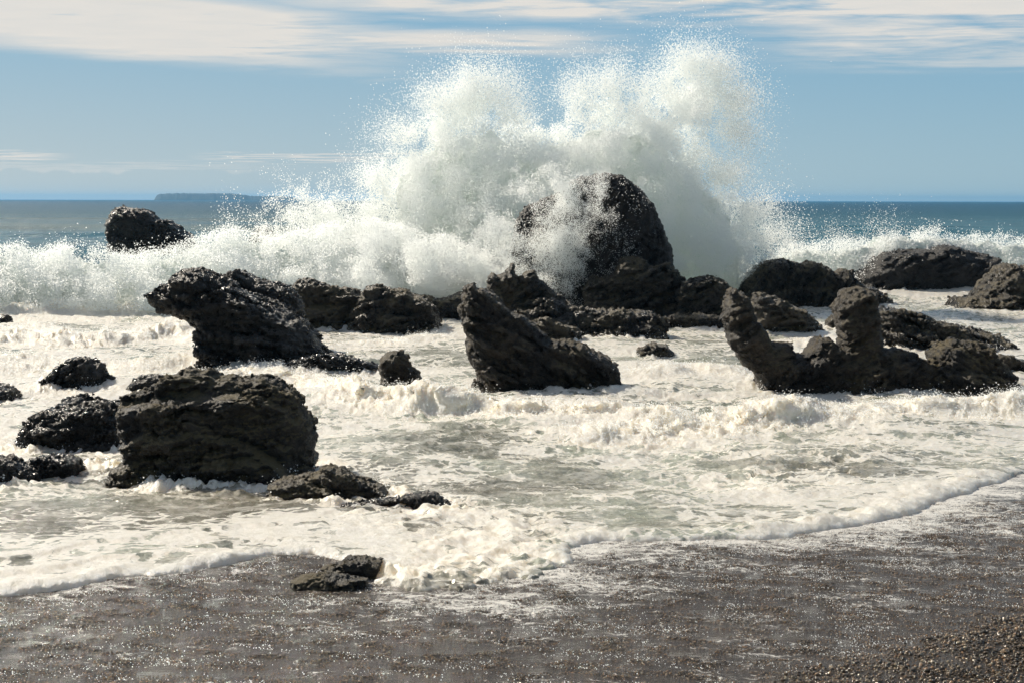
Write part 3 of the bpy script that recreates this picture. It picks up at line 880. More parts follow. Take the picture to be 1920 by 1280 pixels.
rock('stone', 'small round dark stone touching the right side of the humpbacked boulder',
     [L([(198, 722), (200, 707), (210, 700), (219, 706), (220, 720), (215, 730), (200, 730)], base=722, T=0.45, D=0.4)], M_ROCK, seed=9, px=1.0, group=SHORE)
rock('rock', 'thin sloping rock cut by the left edge, level with the humpbacked boulder',
     [L([(-70, 720), (-30, 712), (0, 720), (27, 731), (50, 745), (40, 760), (-70, 760)], base=747, T=0.35, D=0.25)], M_ROCK, seed=10, strata=-0.3, group=SHORE)
rock('rock', 'low rock just behind the huge boulder with white water spilling over it',
     [L([(232, 745), (238, 722), (247, 711), (265, 704), (290, 700), (320, 704), (330, 745)], base=737, T=0.3, D=0.3)], M_ROCK, seed=11, group=SHORE)
rock('rock', 'tiny dark rock tip at the left edge in front of the breaker',
     [L([(-40, 596), (-10, 588), (17, 592), (37, 606), (20, 615), (-40, 615)], base=607, T=0.35, D=0.3)], M_ROCK, seed=12, px=1.0, group=SHORE)
# --- middle left
rock('rock_outcrop', 'big layered black outcrop left of centre with an overhanging left end',
     [L([(390, 560), (400, 520), (433, 513), (453, 507), (470, 515), (494, 527), (520, 535), (546, 542), (558, 560), (575, 600), (600, 700), (400, 700)], y0=25.6, T=0.3, D=0.2),
      L([(290, 548), (297, 536), (329, 530), (331, 515), (353, 506), (380, 505), (403, 515), (430, 532), (455, 545), (490, 565), (530, 582), (565, 602), (598, 640), (614, 655), (640, 668), (650, 700), (640, 720), (420, 720), (405, 690), (393, 679), (383, 646),
         (379, 609), (353, 588), (312, 585), (296, 566)], base=690, T=0.22, D=0.14,
        ledges=[([(330, 545), (420, 540), (500, 560), (560, 590)], 0.035), ([(370, 588), (430, 584), (500, 592), (590, 625)], 0.035),
                ([(380, 618), (450, 610), (540, 625), (600, 645)], 0.03)])], M_ROCK, seed=13, strata=-0.28, amp=1.1, group=SHORE)
rock('rock', 'low jagged black ledge trailing right from the big layered outcrop into the foam',
     [L([(515, 700), (527, 684), (554, 672), (594, 662), (634, 666), (668, 670), (712, 686), (690, 690), (662, 694), (655, 710), (600, 716), (515, 716)], base=699, T=0.15, D=0.12)], M_ROCK, seed=14, strata=-0.15, px=1.1, group=SHORE)
rock('reef', 'knobbly dark reef wall behind the small cone rock, just in front of the white spray',
     [L([(530, 560), (545, 543), (560, 528), (587, 523), (614, 535), (641, 541), (658, 540), (681, 551), (700, 570), (715, 600), (720, 640), (590, 640), (540, 640)], base=618, T=0.28, D=0.16,
        ledges=[([(545, 575), (600, 570), (680, 585)], 0.05)]),
      L([(660, 580), (678, 556), (688, 538), (708, 533), (732, 540), (755, 541), (775, 551), (800, 566), (820, 590), (830, 640), (650, 640)], base=622, T=0.3, D=0.22,
        ledges=[([(665, 590), (720, 580), (780, 590)], 0.06)]),
      L([(760, 590), (775, 552), (802, 555), (826, 562), (863, 552), (885, 550), (890, 610), (760, 625)], base=600, T=0.3, D=0.2)], M_GREY, seed=15, strata=0.2, amp=1.2, group=SHORE)
rock('rock', 'small upright cone rock standing alone in white water, centre left',
     [L([(709, 690), (715, 669), (732, 657), (752, 656), (764, 666), (769, 681), (785, 696), (810, 717), (815, 740), (725, 742), (714, 712)], base=727, T=0.36, D=0.3)], M_BROWN, seed=16, strata=0.6, group=SHORE)
# --- centre
rock('rock_outcrop', 'tall brown-black centre rock shaped like a ship bow, sloping down to the right',
     [L([(864, 560), (867, 540), (886, 531), (896, 541), (915, 544), (930, 555), (953, 578), (987, 592), (1010, 619), (1034, 637), (1071, 636), (1091, 642),
         (1115, 655), (1140, 668), (1161, 693), (1171, 716), (1183, 732), (1180, 760), (950, 765), (935, 735), (920, 723), (896, 706), (883, 679), (873, 652), (873, 615), (865, 590)],
        base=738, T=0.22, D=0.16, ledges=[([(866, 592), (900, 590), (960, 610), (1010, 640)], 0.04), ([(880, 680), (950, 668), (1050, 672), (1150, 705)], 0.02)]),
      L([(878, 730), (886, 712), (900, 706), (915, 720), (915, 740), (880, 740)], base=726, T=0.5, D=0.4)], M_BROWN, seed=17, strata=-0.55, amp=0.9, px=1.15, inset=4.0, group=SHORE)
rock('rock_pinnacles', 'jagged ridge with a thumb-like pinnacle rising behind the ship-bow rock',
     [L([(900, 580), (912, 545), (915, 521), (923, 511), (933, 515), (950, 508), (953, 502), (960, 494), (967, 498), (963, 509), (974, 517), (987, 508),
         (1004, 505), (1010, 521), (1024, 531), (1037, 545), (1056, 553), (1040, 600), (1000, 640), (930, 640)], base=628, T=0.25, D=0.16)], M_GREY, seed=18, strata=0.5, amp=0.7, px=1.0, group=SHORE)
rock('reef', 'broken low grey-brown reef with small pools, between the ship-bow rock and the great stack',
     [L([(950, 600), (965, 572), (1000, 565), (1040, 559), (1060, 568), (1087, 578), (1134, 584), (1168, 582), (1215, 584), (1240, 598), (1262, 625), (1240, 660), (960, 660)], base=636, T=0.17, D=0.12,
        ledges=[([(960, 592), (1050, 590), (1140, 600), (1250, 606)], 0.05), ([(980, 612), (1100, 612), (1240, 622)], 0.04)])], M_GREY, seed=19, strata=0.15, amp=1.5, px=1.1, group=SHORE)
rock('rock', 'small flat rock awash right of the broken reef',
     [L([(1180, 668), (1195, 652), (1228, 641), (1250, 646), (1266, 660), (1255, 678), (1190, 680)], base=669, T=0.3, D=0.25)], M_GREY, seed=20, px=1.0, group=SHORE)
rock('rock', 'little dark figure-like pinnacle in front of the spray, left of the great stack',
     [L([(1052, 560), (1054, 541), (1067, 538), (1073, 528), (1076, 518), (1087, 516), (1089, 526), (1101, 540), (1117, 548), (1120, 575), (1052, 575)], base=561, T=0.3, D=0.22)], M_GREY, seed=22, px=0.9, amp=0.7, group=SHORE)
rock('rock_stack', 'tallest smooth domed black stack standing in the crashing spray',
     [L([(965, 420), (985, 388), (1015, 372), (1055, 360), (1068, 344), (1085, 332), (1130, 325), (1165, 330), (1200, 352), (1225, 385), (1243, 425), (1256, 460),
         (1262, 495), (1275, 560), (1270, 640), (960, 640), (945, 520)], y0=34.2, base=600, T=0.22, D=0.28, ledges=[([(965, 430), (1080, 400), (1170, 420), (1250, 470)], 0.03)])], M_BLACK, seed=23, strata=1.2, amp=0.8, group=SHORE)
rock('rock_outcrop', 'craggy knobbly brown outcrop at the foot of the domed stack',
     [L([(1095, 545), (1107, 521), (1134, 520), (1151, 511), (1161, 491), (1175, 483), (1201, 484), (1215, 498), (1235, 498), (1248, 493), (1262, 498), (1272, 518),
         (1289, 530), (1290, 580), (1290, 640), (1190, 640), (1110, 620)], base=604, T=0.22, D=0.15, ledges=[([(1100, 562), (1180, 550), (1280, 565)], 0.05)]),
      L([(1270, 560), (1280, 532), (1299, 525), (1322, 517), (1339, 520), (1356, 531), (1370, 550), (1380, 590), (1370, 640), (1260, 640)], base=608, T=0.3, D=0.25)], M_GREY, seed=24, strata=0.3, amp=1.45, px=1.1, group=SHORE)
rock('rock', 'faint rounded rock veiled by spray, between reef wall and the main splash',
     [L([(715, 545), (730, 495), (750, 468), (775, 452), (800, 457), (825, 485), (850, 520), (860, 560), (715, 570)], y0=37, base=560, T=0.3, D=0.3)], M_BLACK, seed=25, group=SHORE)
rock('rock', 'low rubble of sharp small rocks between the little pinnacle and the craggy outcrop',
     [L([(1040, 590), (1058, 566), (1080, 560), (1100, 566), (1122, 556), (1150, 562), (1180, 572), (1200, 600), (1045, 610)], base=592, T=0.2, D=0.14)], M_GREY, seed=51, strata=0.4, amp=1.5, px=1.0, inset=0, group=SHORE)
rock('rock', 'low jagged ledge at the waterline, below the right end of the craggy outcrop',
     [L([(1225, 622), (1240, 600), (1268, 592), (1290, 598), (1310, 590), (1335, 596), (1358, 600), (1362, 625), (1240, 628)], base=618, T=0.2, D=0.14)], M_GREY, seed=52, strata=0.2, amp=1.5, px=1.0, inset=0, group=SHORE)
rock('rock', 'knobbly low rock touching the right back of the ship-bow rock',
     [L([(985, 640), (995, 608), (1015, 600), (1040, 606), (1062, 612), (1085, 620), (1100, 645), (1000, 655)], base=643, T=0.22, D=0.16)], M_GREY, seed=53, strata=-0.3, amp=1.4, px=1.0, inset=0, group=SHORE)
# --- right
rock('rock', 'thin broken ledge seen over the right end of the horned rock, near the right edge',
     [L([(1840, 690), (1862, 674), (1885, 668), (1905, 676), (1940, 680), (1990, 690), (1990, 715), (1850, 712)], base=702, T=0.15, D=0.12)], M_GREY, seed=54, strata=0.1, amp=1.3, px=1.0, inset=0, group=SHORE)
rock('rock_outcrop', 'long brown-black rock at right with two upright horns, like a reclining figure',
     [L([(1351, 592), (1362, 565), (1366, 545), (1374, 536), (1380, 549), (1397, 552), (1407, 565), (1413, 584), (1429, 607), (1442, 626), (1449, 642), (1471, 640),
         (1484, 645), (1488, 662), (1507, 663), (1520, 652), (1532, 629), (1549, 628), (1565, 641), (1600, 660), (1655, 652), (1681, 649), (1707, 658), (1729, 671), (1755, 680),
         (1780, 720), (1760, 765), (1425, 765), (1419, 742), (1417, 722), (1416, 703), (1394, 691), (1377, 662), (1364, 645), (1360, 620)], base=735, T=0.12, D=0.085,
        ledges=[([(1450, 668), (1520, 662), (1600, 672), (1740, 690)], 0.025), ([(1440, 705), (1560, 700), (1740, 708)], 0.015)]),
      L([(1566, 690), (1570, 630), (1564, 590), (1568, 565), (1574, 545), (1591, 539), (1610, 535), (1626, 539), (1643, 552), (1643, 574), (1646, 594), (1651, 620), (1658, 650), (1665, 765), (1560, 765)],
        base=731, T=0.5, D=0.35, ledges=[([(1560, 600), (1610, 585), (1660, 600)], 0.10)])], M_BROWN, seed=26, strata=0.5, amp=0.8, px=1.15, inset=6.0, group=SHORE)
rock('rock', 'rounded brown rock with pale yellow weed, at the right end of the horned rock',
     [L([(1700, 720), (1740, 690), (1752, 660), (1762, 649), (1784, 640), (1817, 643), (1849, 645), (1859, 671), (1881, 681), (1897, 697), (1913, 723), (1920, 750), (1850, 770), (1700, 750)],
        base=738, T=0.3, D=0.22, ledges=[([(1740, 690), (1800, 688), (1870, 700)], 0.08)])], M_MOSS_SUN, seed=27, strata=-0.5, amp=1.2, px=1.1, group=SHORE)
rock('rock', 'craggy grey rock with ribbed face behind the two-horned rock',
     [L([(1384, 560), (1390, 534), (1407, 516), (1419, 500), (1439, 489), (1465, 485), (1484, 492), (1500, 494), (1523, 489), (1545, 500), (1568, 513), (1580, 501), (1591, 508), (1605, 530),
         (1640, 538), (1660, 560), (1650, 600), (1400, 600)], base=574, T=0.2, D=0.14, ledges=[([(1400, 545), (1480, 535), (1590, 540)], 0.04)])], M_GREY, seed=28, strata=1.2, amp=1.25, px=1.1, group=SHORE)
rock('rock', 'low wedge of broken rock seen through the gap between the two horns',
     [L([(1405, 590), (1412, 555), (1429, 552), (1458, 558), (1481, 574), (1507, 584), (1526, 600), (1560, 624), (1545, 645), (1420, 645)], base=626, T=0.3, D=0.2)], M_GREY, seed=29, strata=0.3, amp=1.3, px=1.1, group=SHORE)
rock('rock', 'broad smooth dark dome of rock at right with a breaker foaming behind it',
     [L([(1585, 540), (1592, 515), (1610, 508), (1633, 487), (1655, 473), (1687, 468), (1720, 466), (1746, 466), (1765, 459), (1788, 462), (1810, 469), (1836, 473), (1859, 481),
         (1872, 497), (1880, 530), (1880, 570), (1590, 570)], base=547, T=0.25, D=0.3)], M_BLACK, seed=30, strata=0.45, amp=0.9, group=SHORE)
rock('rock', 'rugged grey rock cut by the right frame edge, below the smooth dark dome',
     [L([(1765, 580), (1794, 560), (1823, 553), (1836, 536), (1862, 513), (1871, 500), (1891, 494), (1920, 500), (1980, 500), (2030, 530), (2050, 610), (1780, 610)], base=585, T=0.25, D=0.25,
        ledges=[([(1780, 570), (1860, 545), (1960, 550), (2040, 570)], 0.06)])], M_GREY, seed=31, strata=0.6, amp=1.3, px=1.1, group=SHORE)
rock('reef', 'long low reef sloping down to the right edge behind the horned rock',
     [L([(1630, 640), (1645, 587), (1658, 581), (1687, 582), (1704, 590), (1733, 594), (1762, 605), (1791, 610), (1817, 622), (1849, 623), (1881, 632), (1920, 645), (1990, 655), (2010, 690), (1640, 690)],
        base=656, T=0.14, D=0.1, ledges=[([(1640, 615), (1720, 612), (1800, 632), (1990, 660)], 0.05)])], M_GREY, seed=32, strata=-0.35, amp=1.4, px=1.1, group=SHORE)
rock('rock', 'small nub of rock poking out left of the upright horn',
     [L([(1540, 625), (1546, 603), (1556, 590), (1572, 588), (1585, 625)], base=615, T=0.35, D=0.3)], M_GREY, seed=33, px=1.0, group=SHORE)
# --- behind the breaker
rock('rock', 'solitary black rock out beyond the left breaker, below the island',
     [L([(205, 480), (204, 445), (203, 414), (212, 394), (228, 384), (240, 390), (265, 389), (285, 397), (299, 410), (319, 412), (339, 426), (358, 442), (380, 480)], y0=54, base=480, T=0.3, D=0.3)], M_ROCK, seed=34, floor=-0.2, px=1.0, strata=-0.3, group=SHORE)
rock('rock', 'small rock tip half lost in spray beyond the breaker, left of the main splash',
     [L([(460, 470), (470, 441), (480, 429), (497, 424), (514, 431), (526, 447), (535, 470)], y0=52, base=470, T=0.4, D=0.4)], M_ROCK, seed=35, floor=-0.2, px=1.0, group=SHORE)


PROX = np.zeros((900, 900), F32)
for _V, _Q in ROCKS.values():
    _m = np.abs(_V[:, 2] - water_level(_V[:, 0], _V[:, 1]) - 0.03) < 0.05
    PROX[np.clip(((_V[_m, 0] + 22.5) / 0.05).astype(int), 0, 899), np.clip(((_V[_m, 1] - 6) / 0.05).astype(int), 0, 899)] = 1
for _k in (3, 5, 4):
    for _ax in (0, 1):
        _c = np.cumsum(np.pad(PROX, [(_k + 1, _k) if a_ == _ax else (0, 0) for a_ in (0, 1)]), axis=_ax)
        PROX = (np.take(_c, range(2 * _k + 1, _c.shape[_ax]), _ax) - np.take(_c, range(0, _c.shape[_ax] - 2 * _k - 1), _ax)) / (2 * _k + 1)
PROX = np.clip(PROX * 5, 0, 1)


def near_rock(x, y):
    return PROX[np.clip(((x + 22.5) / 0.05).astype(int), 0, 899), np.clip(((y - 6) / 0.05).astype(int), 0, 899)] * (np.abs(x) < 22) * (y < 50)


link('sea', build_sea(), sea_material(), kind='structure')


def rock_wash():
    """beads and spatter of foam where the rocks meet the water"""
    r = np.random.default_rng(33); out = []
    for V, Q in ROCKS.values():
        lv = water_level(V[:, 0], V[:, 1]); m = np.abs(V[:, 2] - lv - 0.02) < 0.035
        m &= V[:, 1] > 13.2
        P = V[m]
        if len(P) < 5: continue
        k = int(min(1600, 420 * np.ptp(V[:, 0])))
        c = np.array([P[:, 0].mean(), P[:, 1].mean()])
        p = P[r.integers(0, len(P), k)].copy()
        d = p[:, :2] - c; d /= np.linalg.norm(d, axis=1)[:, None] + 1e-6
        w = fbm(p[:, 0], p[:, 1], None, 0.5, 3, seed=5) > 0.12
        p[:, :2] += d * np.abs(r.normal(0, 0.05, k))[:, None]; p[:, 2] = water_level(p[:, 0], p[:, 1]) + 0.01 + r.exponential(0.05, k)
        out.append(p[w])
    P = np.concatenate(out)
    cloud('surf_spatter', P, 0.003 + 0.006 * r.uniform(0, 1, len(P)) ** 4, kind='stuff')


rock_wash()

# ------------------------------------------------------------------ white water: breakers and the great splash
def white_mass(poly, y0, T, D, px, seed, amp):
    """churned water body: an outline at its own distance, deep and billowing"""
    V, Q, h = build_rock([L(poly, y0=y0, base=999, T=T, D=D)], px=px, amp=0.0, seed=seed, floor=-0.1)
    N = vert_normals(V, Q)
    n = fbm(V[:, 0], V[:, 1], V[:, 2], 0.9, 4, 0.58, seed=seed, mode='b')
    V = V + N * (n * amp)[:, None] - N * amp * 0.8
    return V, Q


def spray_fill(poly, ylo, yhi, n, rmin, rmax, soft, seed, clump=0.6, hole=0.0, power=2.0, edge=1.0, top_only=False):
    """droplets filling an outline between two distances; soft = fading margin in pixels"""
    r = np.random.default_rng(seed)
    poly = np.array(poly, float)
    u0, v0 = poly.min(0) - soft * 3; u1, v1 = poly.max(0) + soft * 2
    out = []; tot = 0
    yc = (ylo + yhi) / 2; th = (yhi - ylo) / 2
    while tot < n:
        m = 400000
        u = r.uniform(u0, u1, m); v = r.uniform(v0, v1, m); s = r.uniform(-1, 1, m)
        X, Z = at(u, v, yc); Yv = yc + s * th
        d = seg_dist(u, v, poly)
        d = d + soft * 0.9 * fbm(X, Yv, Z, 1.1, 4, 0.62, seed=seed + 3)
        dens = np.where(d > 0, 1.0, np.exp(d / soft))
        thick = np.clip(0.25 + d / 90.0, 0.12, 1.0)            # thinner towards the outline
        dens = dens * (np.abs(s) < thick)
        cl = fbm(X, Yv * 0.8, Z, 0.75, 4, 0.6, seed=seed + 7)
        dens = dens * np.clip((1 - clump) + clump * (0.5 + 1.6 * cl), 0.0, 1.6) / 1.6
        k = r.uniform(0, 1, m) < dens
        k &= Z > 0.0
        out.append(np.stack([X[k] * (Yv[k] / yc), Yv[k], H + (Z[k] - H) * (Yv[k] / yc)], 1)); tot += k.sum()
    P = np.concatenate(out)[:n]
    rad = rmin + (rmax - rmin) * r.uniform(0, 1, len(P)) ** power
    return P, rad


def jets(roots, n, seed, rmin, rmax, spread=0.12):
    """ragged fingers of droplets thrown out along short arcs: (u, v, du, dv, Y, weight)"""
    r = np.random.default_rng(seed); out = []
    w = np.array([j[5] for j in roots], float); w /= w.sum()
    for j, ww in zip(roots, w):
        m = int(n * ww); u, v, du, dv, Y, _ = j
        nb = 14
        for b in range(nb):
            k = m // nb
            a = r.normal(0, 0.28); ln = r.uniform(0.4, 0.95)
            ca, sa = math.cos(a), math.sin(a)
            ddu, ddv = (du * ca - dv * sa) * ln, (du * sa + dv * ca) * ln
            t = r.uniform(0, 1, k) ** 0.75
            cu = u + r.normal(0, 14) + ddu * t; cv = v + r.normal(0, 8) + ddv * t + 18 * t * t * ln
            sp = (5 + 22 * t * r.uniform(0.5, 1.4)) * (1 + spread)
            cu = cu + r.normal(0, 1, k) * sp; cv = cv + r.normal(0, 1, k) * sp
            yy = Y + r.normal(0, 0.35, k)
            X, Z = at(cu, cv, Y)
            out.append(np.stack([X * yy / Y, yy, Z], 1))
    P = np.concatenate(out); P = P[P[:, 2] > 0.05]
    return P, rmin + (rmax - rmin) * r.uniform(0, 1, len(P)) ** 2.5


def wave_thing(name, label, cat, masses, clouds):
    y = min(m[0][:, 1].min() for m in masses) if masses else clouds[0][0][:, 1].mean()
    x = masses[0][0][:, 0].mean() if masses else clouds[0][0][:, 0].mean()
    e = bpy.data.objects.new(name, None); C.collection.objects.link(e)
    org = np.array([x, y, 0.0]); e.location = tuple(org)
    e['label'] = label; e['category'] = cat
    for V, Q in masses:
        link('white_water', mesh_np('white_water', V - org, Q), M_WHITE, parent=e)
    for P, rad in clouds:
        cloud('spray', P - org, rad, parent=e, kind='stuff')
    return e


# left breaker
BL = [(-260, 480), (-100, 474), (0, 478), (60, 480), (100, 476), (170, 482), (230, 492), (300, 482), (350, 470), (400, 450), (440, 444), (500, 448), (560, 452), (640, 440), (700, 440),
      (760, 450), (900, 470), (1000, 520), (1000, 640), (-260, 640)]
mL = white_mass(BL, 35.6, 0.07, 0.07, 1.5, 41, 0.17)
BLs = [(-260, 468), (-80, 462), (0, 466), (40, 462), (80, 470), (120, 460), (180, 470), (240, 482), (300, 470), (350, 458), (400, 434), (440, 430), (500, 444), (560, 436), (640, 420), (700, 415),
       (760, 425), (900, 470), (1000, 520), (1000, 680), (-260, 680)]
cL = spray_fill(BLs, 34.3, 37.6, 480000, 0.005, 0.0160, 7, 43, clump=0.8, power=2.5)
cL2 = spray_fill([(470, 400), (520, 372), (600, 362), (680, 380), (720, 420), (700, 460), (480, 450)], 37.5, 40, 22000, 0.005, 0.014, 26, 44, clump=1.0)
wave_thing('breaking_wave', 'long tumbling white breaker filling the left middle distance', 'wave', [mL], [cL, cL2])
# right breaker
BR = [(1400, 520), (1440, 482), (1480, 470), (1540, 464), (1600, 458), (1640, 448), (1660, 438), (1700, 440), (1760, 440), (1800, 447), (1860, 452), (1920, 458), (2100, 455), (2250, 470), (2250, 600), (1400, 600)]
mR = white_mass(BR, 45.5, 0.07, 0.06, 1.4, 45, 0.15)
BRs = [(1400, 515), (1440, 474), (1480, 463), (1540, 456), (1600, 452), (1640, 440), (1660, 430), (1700, 433), (1760, 432), (1800, 440), (1860, 445), (1920, 450), (2250, 455), (2250, 640), (1400, 640)]
cR = spray_fill(BRs, 44.6, 48.5, 150000, 0.006, 0.020, 7, 46, clump=0.7, power=2.5)
wave_thing('breaking_wave', 'low white breaker running along the right side behind the dark dome', 'wave', [mR], [cR])

# the great splash
S_DENSE = [(700, 560), (702, 470), (700, 395), (694, 345), (716, 298), (760, 250), (800, 225), (850, 205), (900, 195), (955, 200), (1000, 222), (1045, 228), (1085, 198), (1150, 180),
           (1210, 175), (1262, 140), (1300, 118), (1345, 140), (1372, 190), (1368, 240), (1325, 272), (1360, 325), (1398, 380), (1424, 430), (1450, 475), (1440, 530), (1250, 560), (900, 600)]
S_CORE = [(740, 600), (735, 450), (730, 380), (750, 320), (800, 275), (860, 250), (920, 245), (980, 262), (1040, 268), (1110, 235), (1200, 240), (1250, 250), (1270, 300),
          (1330, 350), (1370, 410), (1400, 470), (1395, 600)]
mS = white_mass(S_CORE, 39.6, 0.04, 0.12, 1.9, 47, 0.20)
cS = spray_fill(S_DENSE, 37.6, 41.4, 780000, 0.0045, 0.0145, 9, 48, clump=0.9, power=2.6)
J = [(760, 260, -55, -40, 39, 1.0), (705, 330, -45, -20, 39, 1.0), (840, 215, -55, -75, 39, 2.2), (880, 200, -10, -95, 39, 3.0), (930, 200, 15, -100, 39, 2.4), (960, 215, 20, -50, 39, 0.8),
     (1090, 190, -15, -70, 39.5, 1.6), (1145, 180, 5, -90, 39.5, 1.8), (1210, 175, 30, -60, 39.5, 1.2), (1290, 140, 5, -62, 39.5, 3.0), (1330, 140, 30, -40, 39.5, 2.0),
     (1370, 190, 40, -15, 39.5, 2.2), (1375, 240, 45, 10, 39.5, 1.6), (1360, 320, 35, 0, 39.5, 1.2), (1400, 390, 35, -20, 39.5, 1.6), (1430, 440, 40, -15, 40, 1.2),
     (700, 400, -30, 0, 38.5, 1.0), (700, 440, -90, -45, 38.5, 1.6), (640, 430, -100, -50, 38.5, 1.2), (1480, 462, 40, -25, 41, .3), (1560, 455, 20, -25, 45, .25), (1650, 440, 0, -35, 45, .3)]
cJ = jets(J, 150000, 49, 0.004, 0.0135)
# thin veil torn off in front of the stack
cV = spray_fill([(870, 560), (880, 470), (890, 390), (930, 330), (1000, 310), (1080, 300), (1150, 312), (1180, 345), (1160, 390), (1130, 440), (1100, 500), (1060, 560)], 33.2, 34.1, 75000, 0.003, 0.0090, 26, 50, clump=1.25, power=2.4)
cV2 = spray_fill([(540, 570), (590, 500), (680, 455), (740, 450), (800, 440), (900, 450), (1000, 470), (1090, 450), (1135, 480), (1100, 545), (900, 570)], 33.4, 34.6, 80000, 0.004, 0.011, 36, 51, clump=1.2, power=2.4)
wave_thing('wave_splash', 'giant burst of white spray thrown up behind the domed black stack', 'splash', [mS], [cS, cJ, cV, cV2])

# ------------------------------------------------------------------ island on the horizon
IS = 5200.0
iu = [288, 291, 294, 302, 320, 350, 380, 410, 440, 460, 475, 490, 510, 530, 545, 556, 566]
iv = [378, 371, 366, 363.5, 363, 362.5, 363, 362.5, 363.5, 366, 368, 368, 367.5, 368, 369, 373, 378]
def island():
    n = 420; m = 9
    u = np.linspace(286, 566, n); top = np.interp(u, iu, iv)
    X, Z = at(u, top, IS); Z = np.maximum(Z, 0.4)
    Z = Z + (fbm(X, 0 * X, None, 22, 4, 0.65, seed=3)) * 1.6 * np.clip(Z / 12, 0, 1)
    t = np.linspace(0, 1, m)
    V = []
    for k in range(m):
        prof = np.sin(t[k] * math.pi) ** 0.28
        yk = IS + (t[k] - 0.3) * 420
        V.append(np.stack([X * yk / IS, yk + 0 * X, Z * prof - 0.5 * (1 - prof)], 1))
    V = np.concatenate(V)
    V[:, 2] += fbm(V[:, 0], V[:, 1], None, 14, 3, 0.6, seed=9) * 0.8
    i = np.arange(m - 1)[:, None] * n + np.arange(n - 1)[None]
    return mesh_np('island', V, np.stack([i, i + 1, i + n + 1, i + n], -1).reshape(-1, 4))
im, it, io = new_mat('forested_cliffs')
ipos = it.n('ShaderNodeNewGeometry').outputs['Position']
ip = it.n('ShaderNodeBsdfPrincipled', ins={'Base Color': it.mix(it.ss(it.noise(ipos, 0.05, 4), .4, .6), (0.02, 0.03, 0.022, 1), (0.04, 0.05, 0.035, 1)), 'Roughness': 0.9})
it.put(io.inputs[0], ip.outputs[0])
isl = link('island', island(), im, label='long flat-topped wooded island on the horizon at left, hazy blue', category='island')

# ------------------------------------------------------------------ pebbles
def pebble_shade(name, dark, light, rough, fleck):
    m, t, o = new_mat(name)
    pos = t.n('ShaderNodeNewGeometry').outputs['Position']
    tint = t.n('ShaderNodeAttribute', attribute_name='tint')
    if not fleck: tint.attribute_type = 'INSTANCER'
    r = t.n('ShaderNodeValToRGB', ins={0: tint.outputs['Fac']})
    el = r.color_ramp.elements
    el[0].color = (*dark, 1); el[1].color = (*light, 1); el[1].position = 0.9
    for p, c in ((0.35, (0.11, 0.072, 0.038)), (0.6, (0.075, 0.066, 0.052)), (0.78, (0.24, 0.135, 0.06))):
        e = el.new(p); e.color = (*c, 1)
    col = r.outputs[0]
    b = t.n('ShaderNodeBump', ins={'Strength': 0.35, 'Distance': 0.004, 'Height': t.noise(pos, 160, 3, 0.6)})
    rr = rough
    if fleck:
        fk = fleck_nodes(t, pos)
        col = t.mix(fk, col, (0.72, 0.69, 0.63, 1)); rr = t.m('ADD', rough, t.m('MULTIPLY', fk, 0.35))
    p = t.n('ShaderNodeBsdfPrincipled', ins={'Base Color': col, 'Roughness': rr, 'Specular IOR Level': 0.6, 'Normal': b.outputs[0]})
    t.put(o.inputs[0], p.outputs[0])
    return m


M_PEB = pebble_shade('wet_pebbles', (0.020, 0.017, 0.013), (0.27, 0.215, 0.14), 0.14, False)
M_GRAIN = pebble_shade('wet_gravel_grains', (0.014, 0.012, 0.010), (0.22, 0.165, 0.105), 0.10, True)


def scatter_grains(n=470000):
    r = np.random.default_rng(5)
    y = r.uniform(5.2, 12.8, int(n * 2)); x = r.uniform(-1, 1, len(y)) * (y * 0.40 + 2.2)
    k = r.uniform(0, 1, len(y)) < (y / 12.8)
    x, y = x[k][:n], y[k][:n]
    sd = edge_sd(x, y); dz = dry_zone(x, y)
    k = (sd < 0.05) & (dz < 0.9)
    x, y, dz = x[k], y[k], dz[k]
    rad = 0.0032 + 0.0055 * r.uniform(0, 1, len(x)) ** 3
    cl = fbm(x, y * 1.4, None, 0.22, 3, 0.6, seed=12)
    z = beach_z(y) + 0.008 * fbm(x, y, None, 0.8, 3, seed=2) - rad * 0.66 + 0.007 * cl + 0.035 * dz
    g = point_group('grain_points', M_GRAIN)
    cloud('gravel', np.stack([x, y, z], 1), rad, group=g, mat=M_GRAIN, attrs={'tint': ('FLOAT', r.uniform(0, 1, len(x))), 'fleck': ('FLOAT', fleck_amount(x, y))},
          kind='stuff')


scatter_grains()


def glint_beads(n=85000):
    """tiny white froth beads, added to stand in for sun glints on wet stones"""
    r = np.random.default_rng(15)
    y = r.uniform(5.6, 12.6, n * 3); x = r.uniform(-1, 1, len(y)) * (y * 0.40 + 2.2)
    w = fbm(x * 0.5, y * 1.7 + x * 0.35, None, 0.4, 6, 0.75, seed=91) + 0.35 * fleck_amount(x, y)
    k = (r.uniform(0, 1, len(y)) < np.clip(w * 1.6 - 0.05, 0.02, 1) * (y / 12.6)) & (edge_sd(x, y) < 0) & (dry_zone(x, y) < 0.3)
    x, y = x[k][:n], y[k][:n]
    z = beach_z(y) + 0.008 * fbm(x, y, None, 0.8, 3, seed=2) + 0.006 + 0.003 * r.uniform(0, 1, len(x))
    cloud('glint_beads', np.stack([x, y, z], 1), 0.0011 + 0.0024 * r.uniform(0, 1, len(x)) ** 2.5, kind='stuff')  # white points take the place of sparkle on the wet beach


glint_beads()


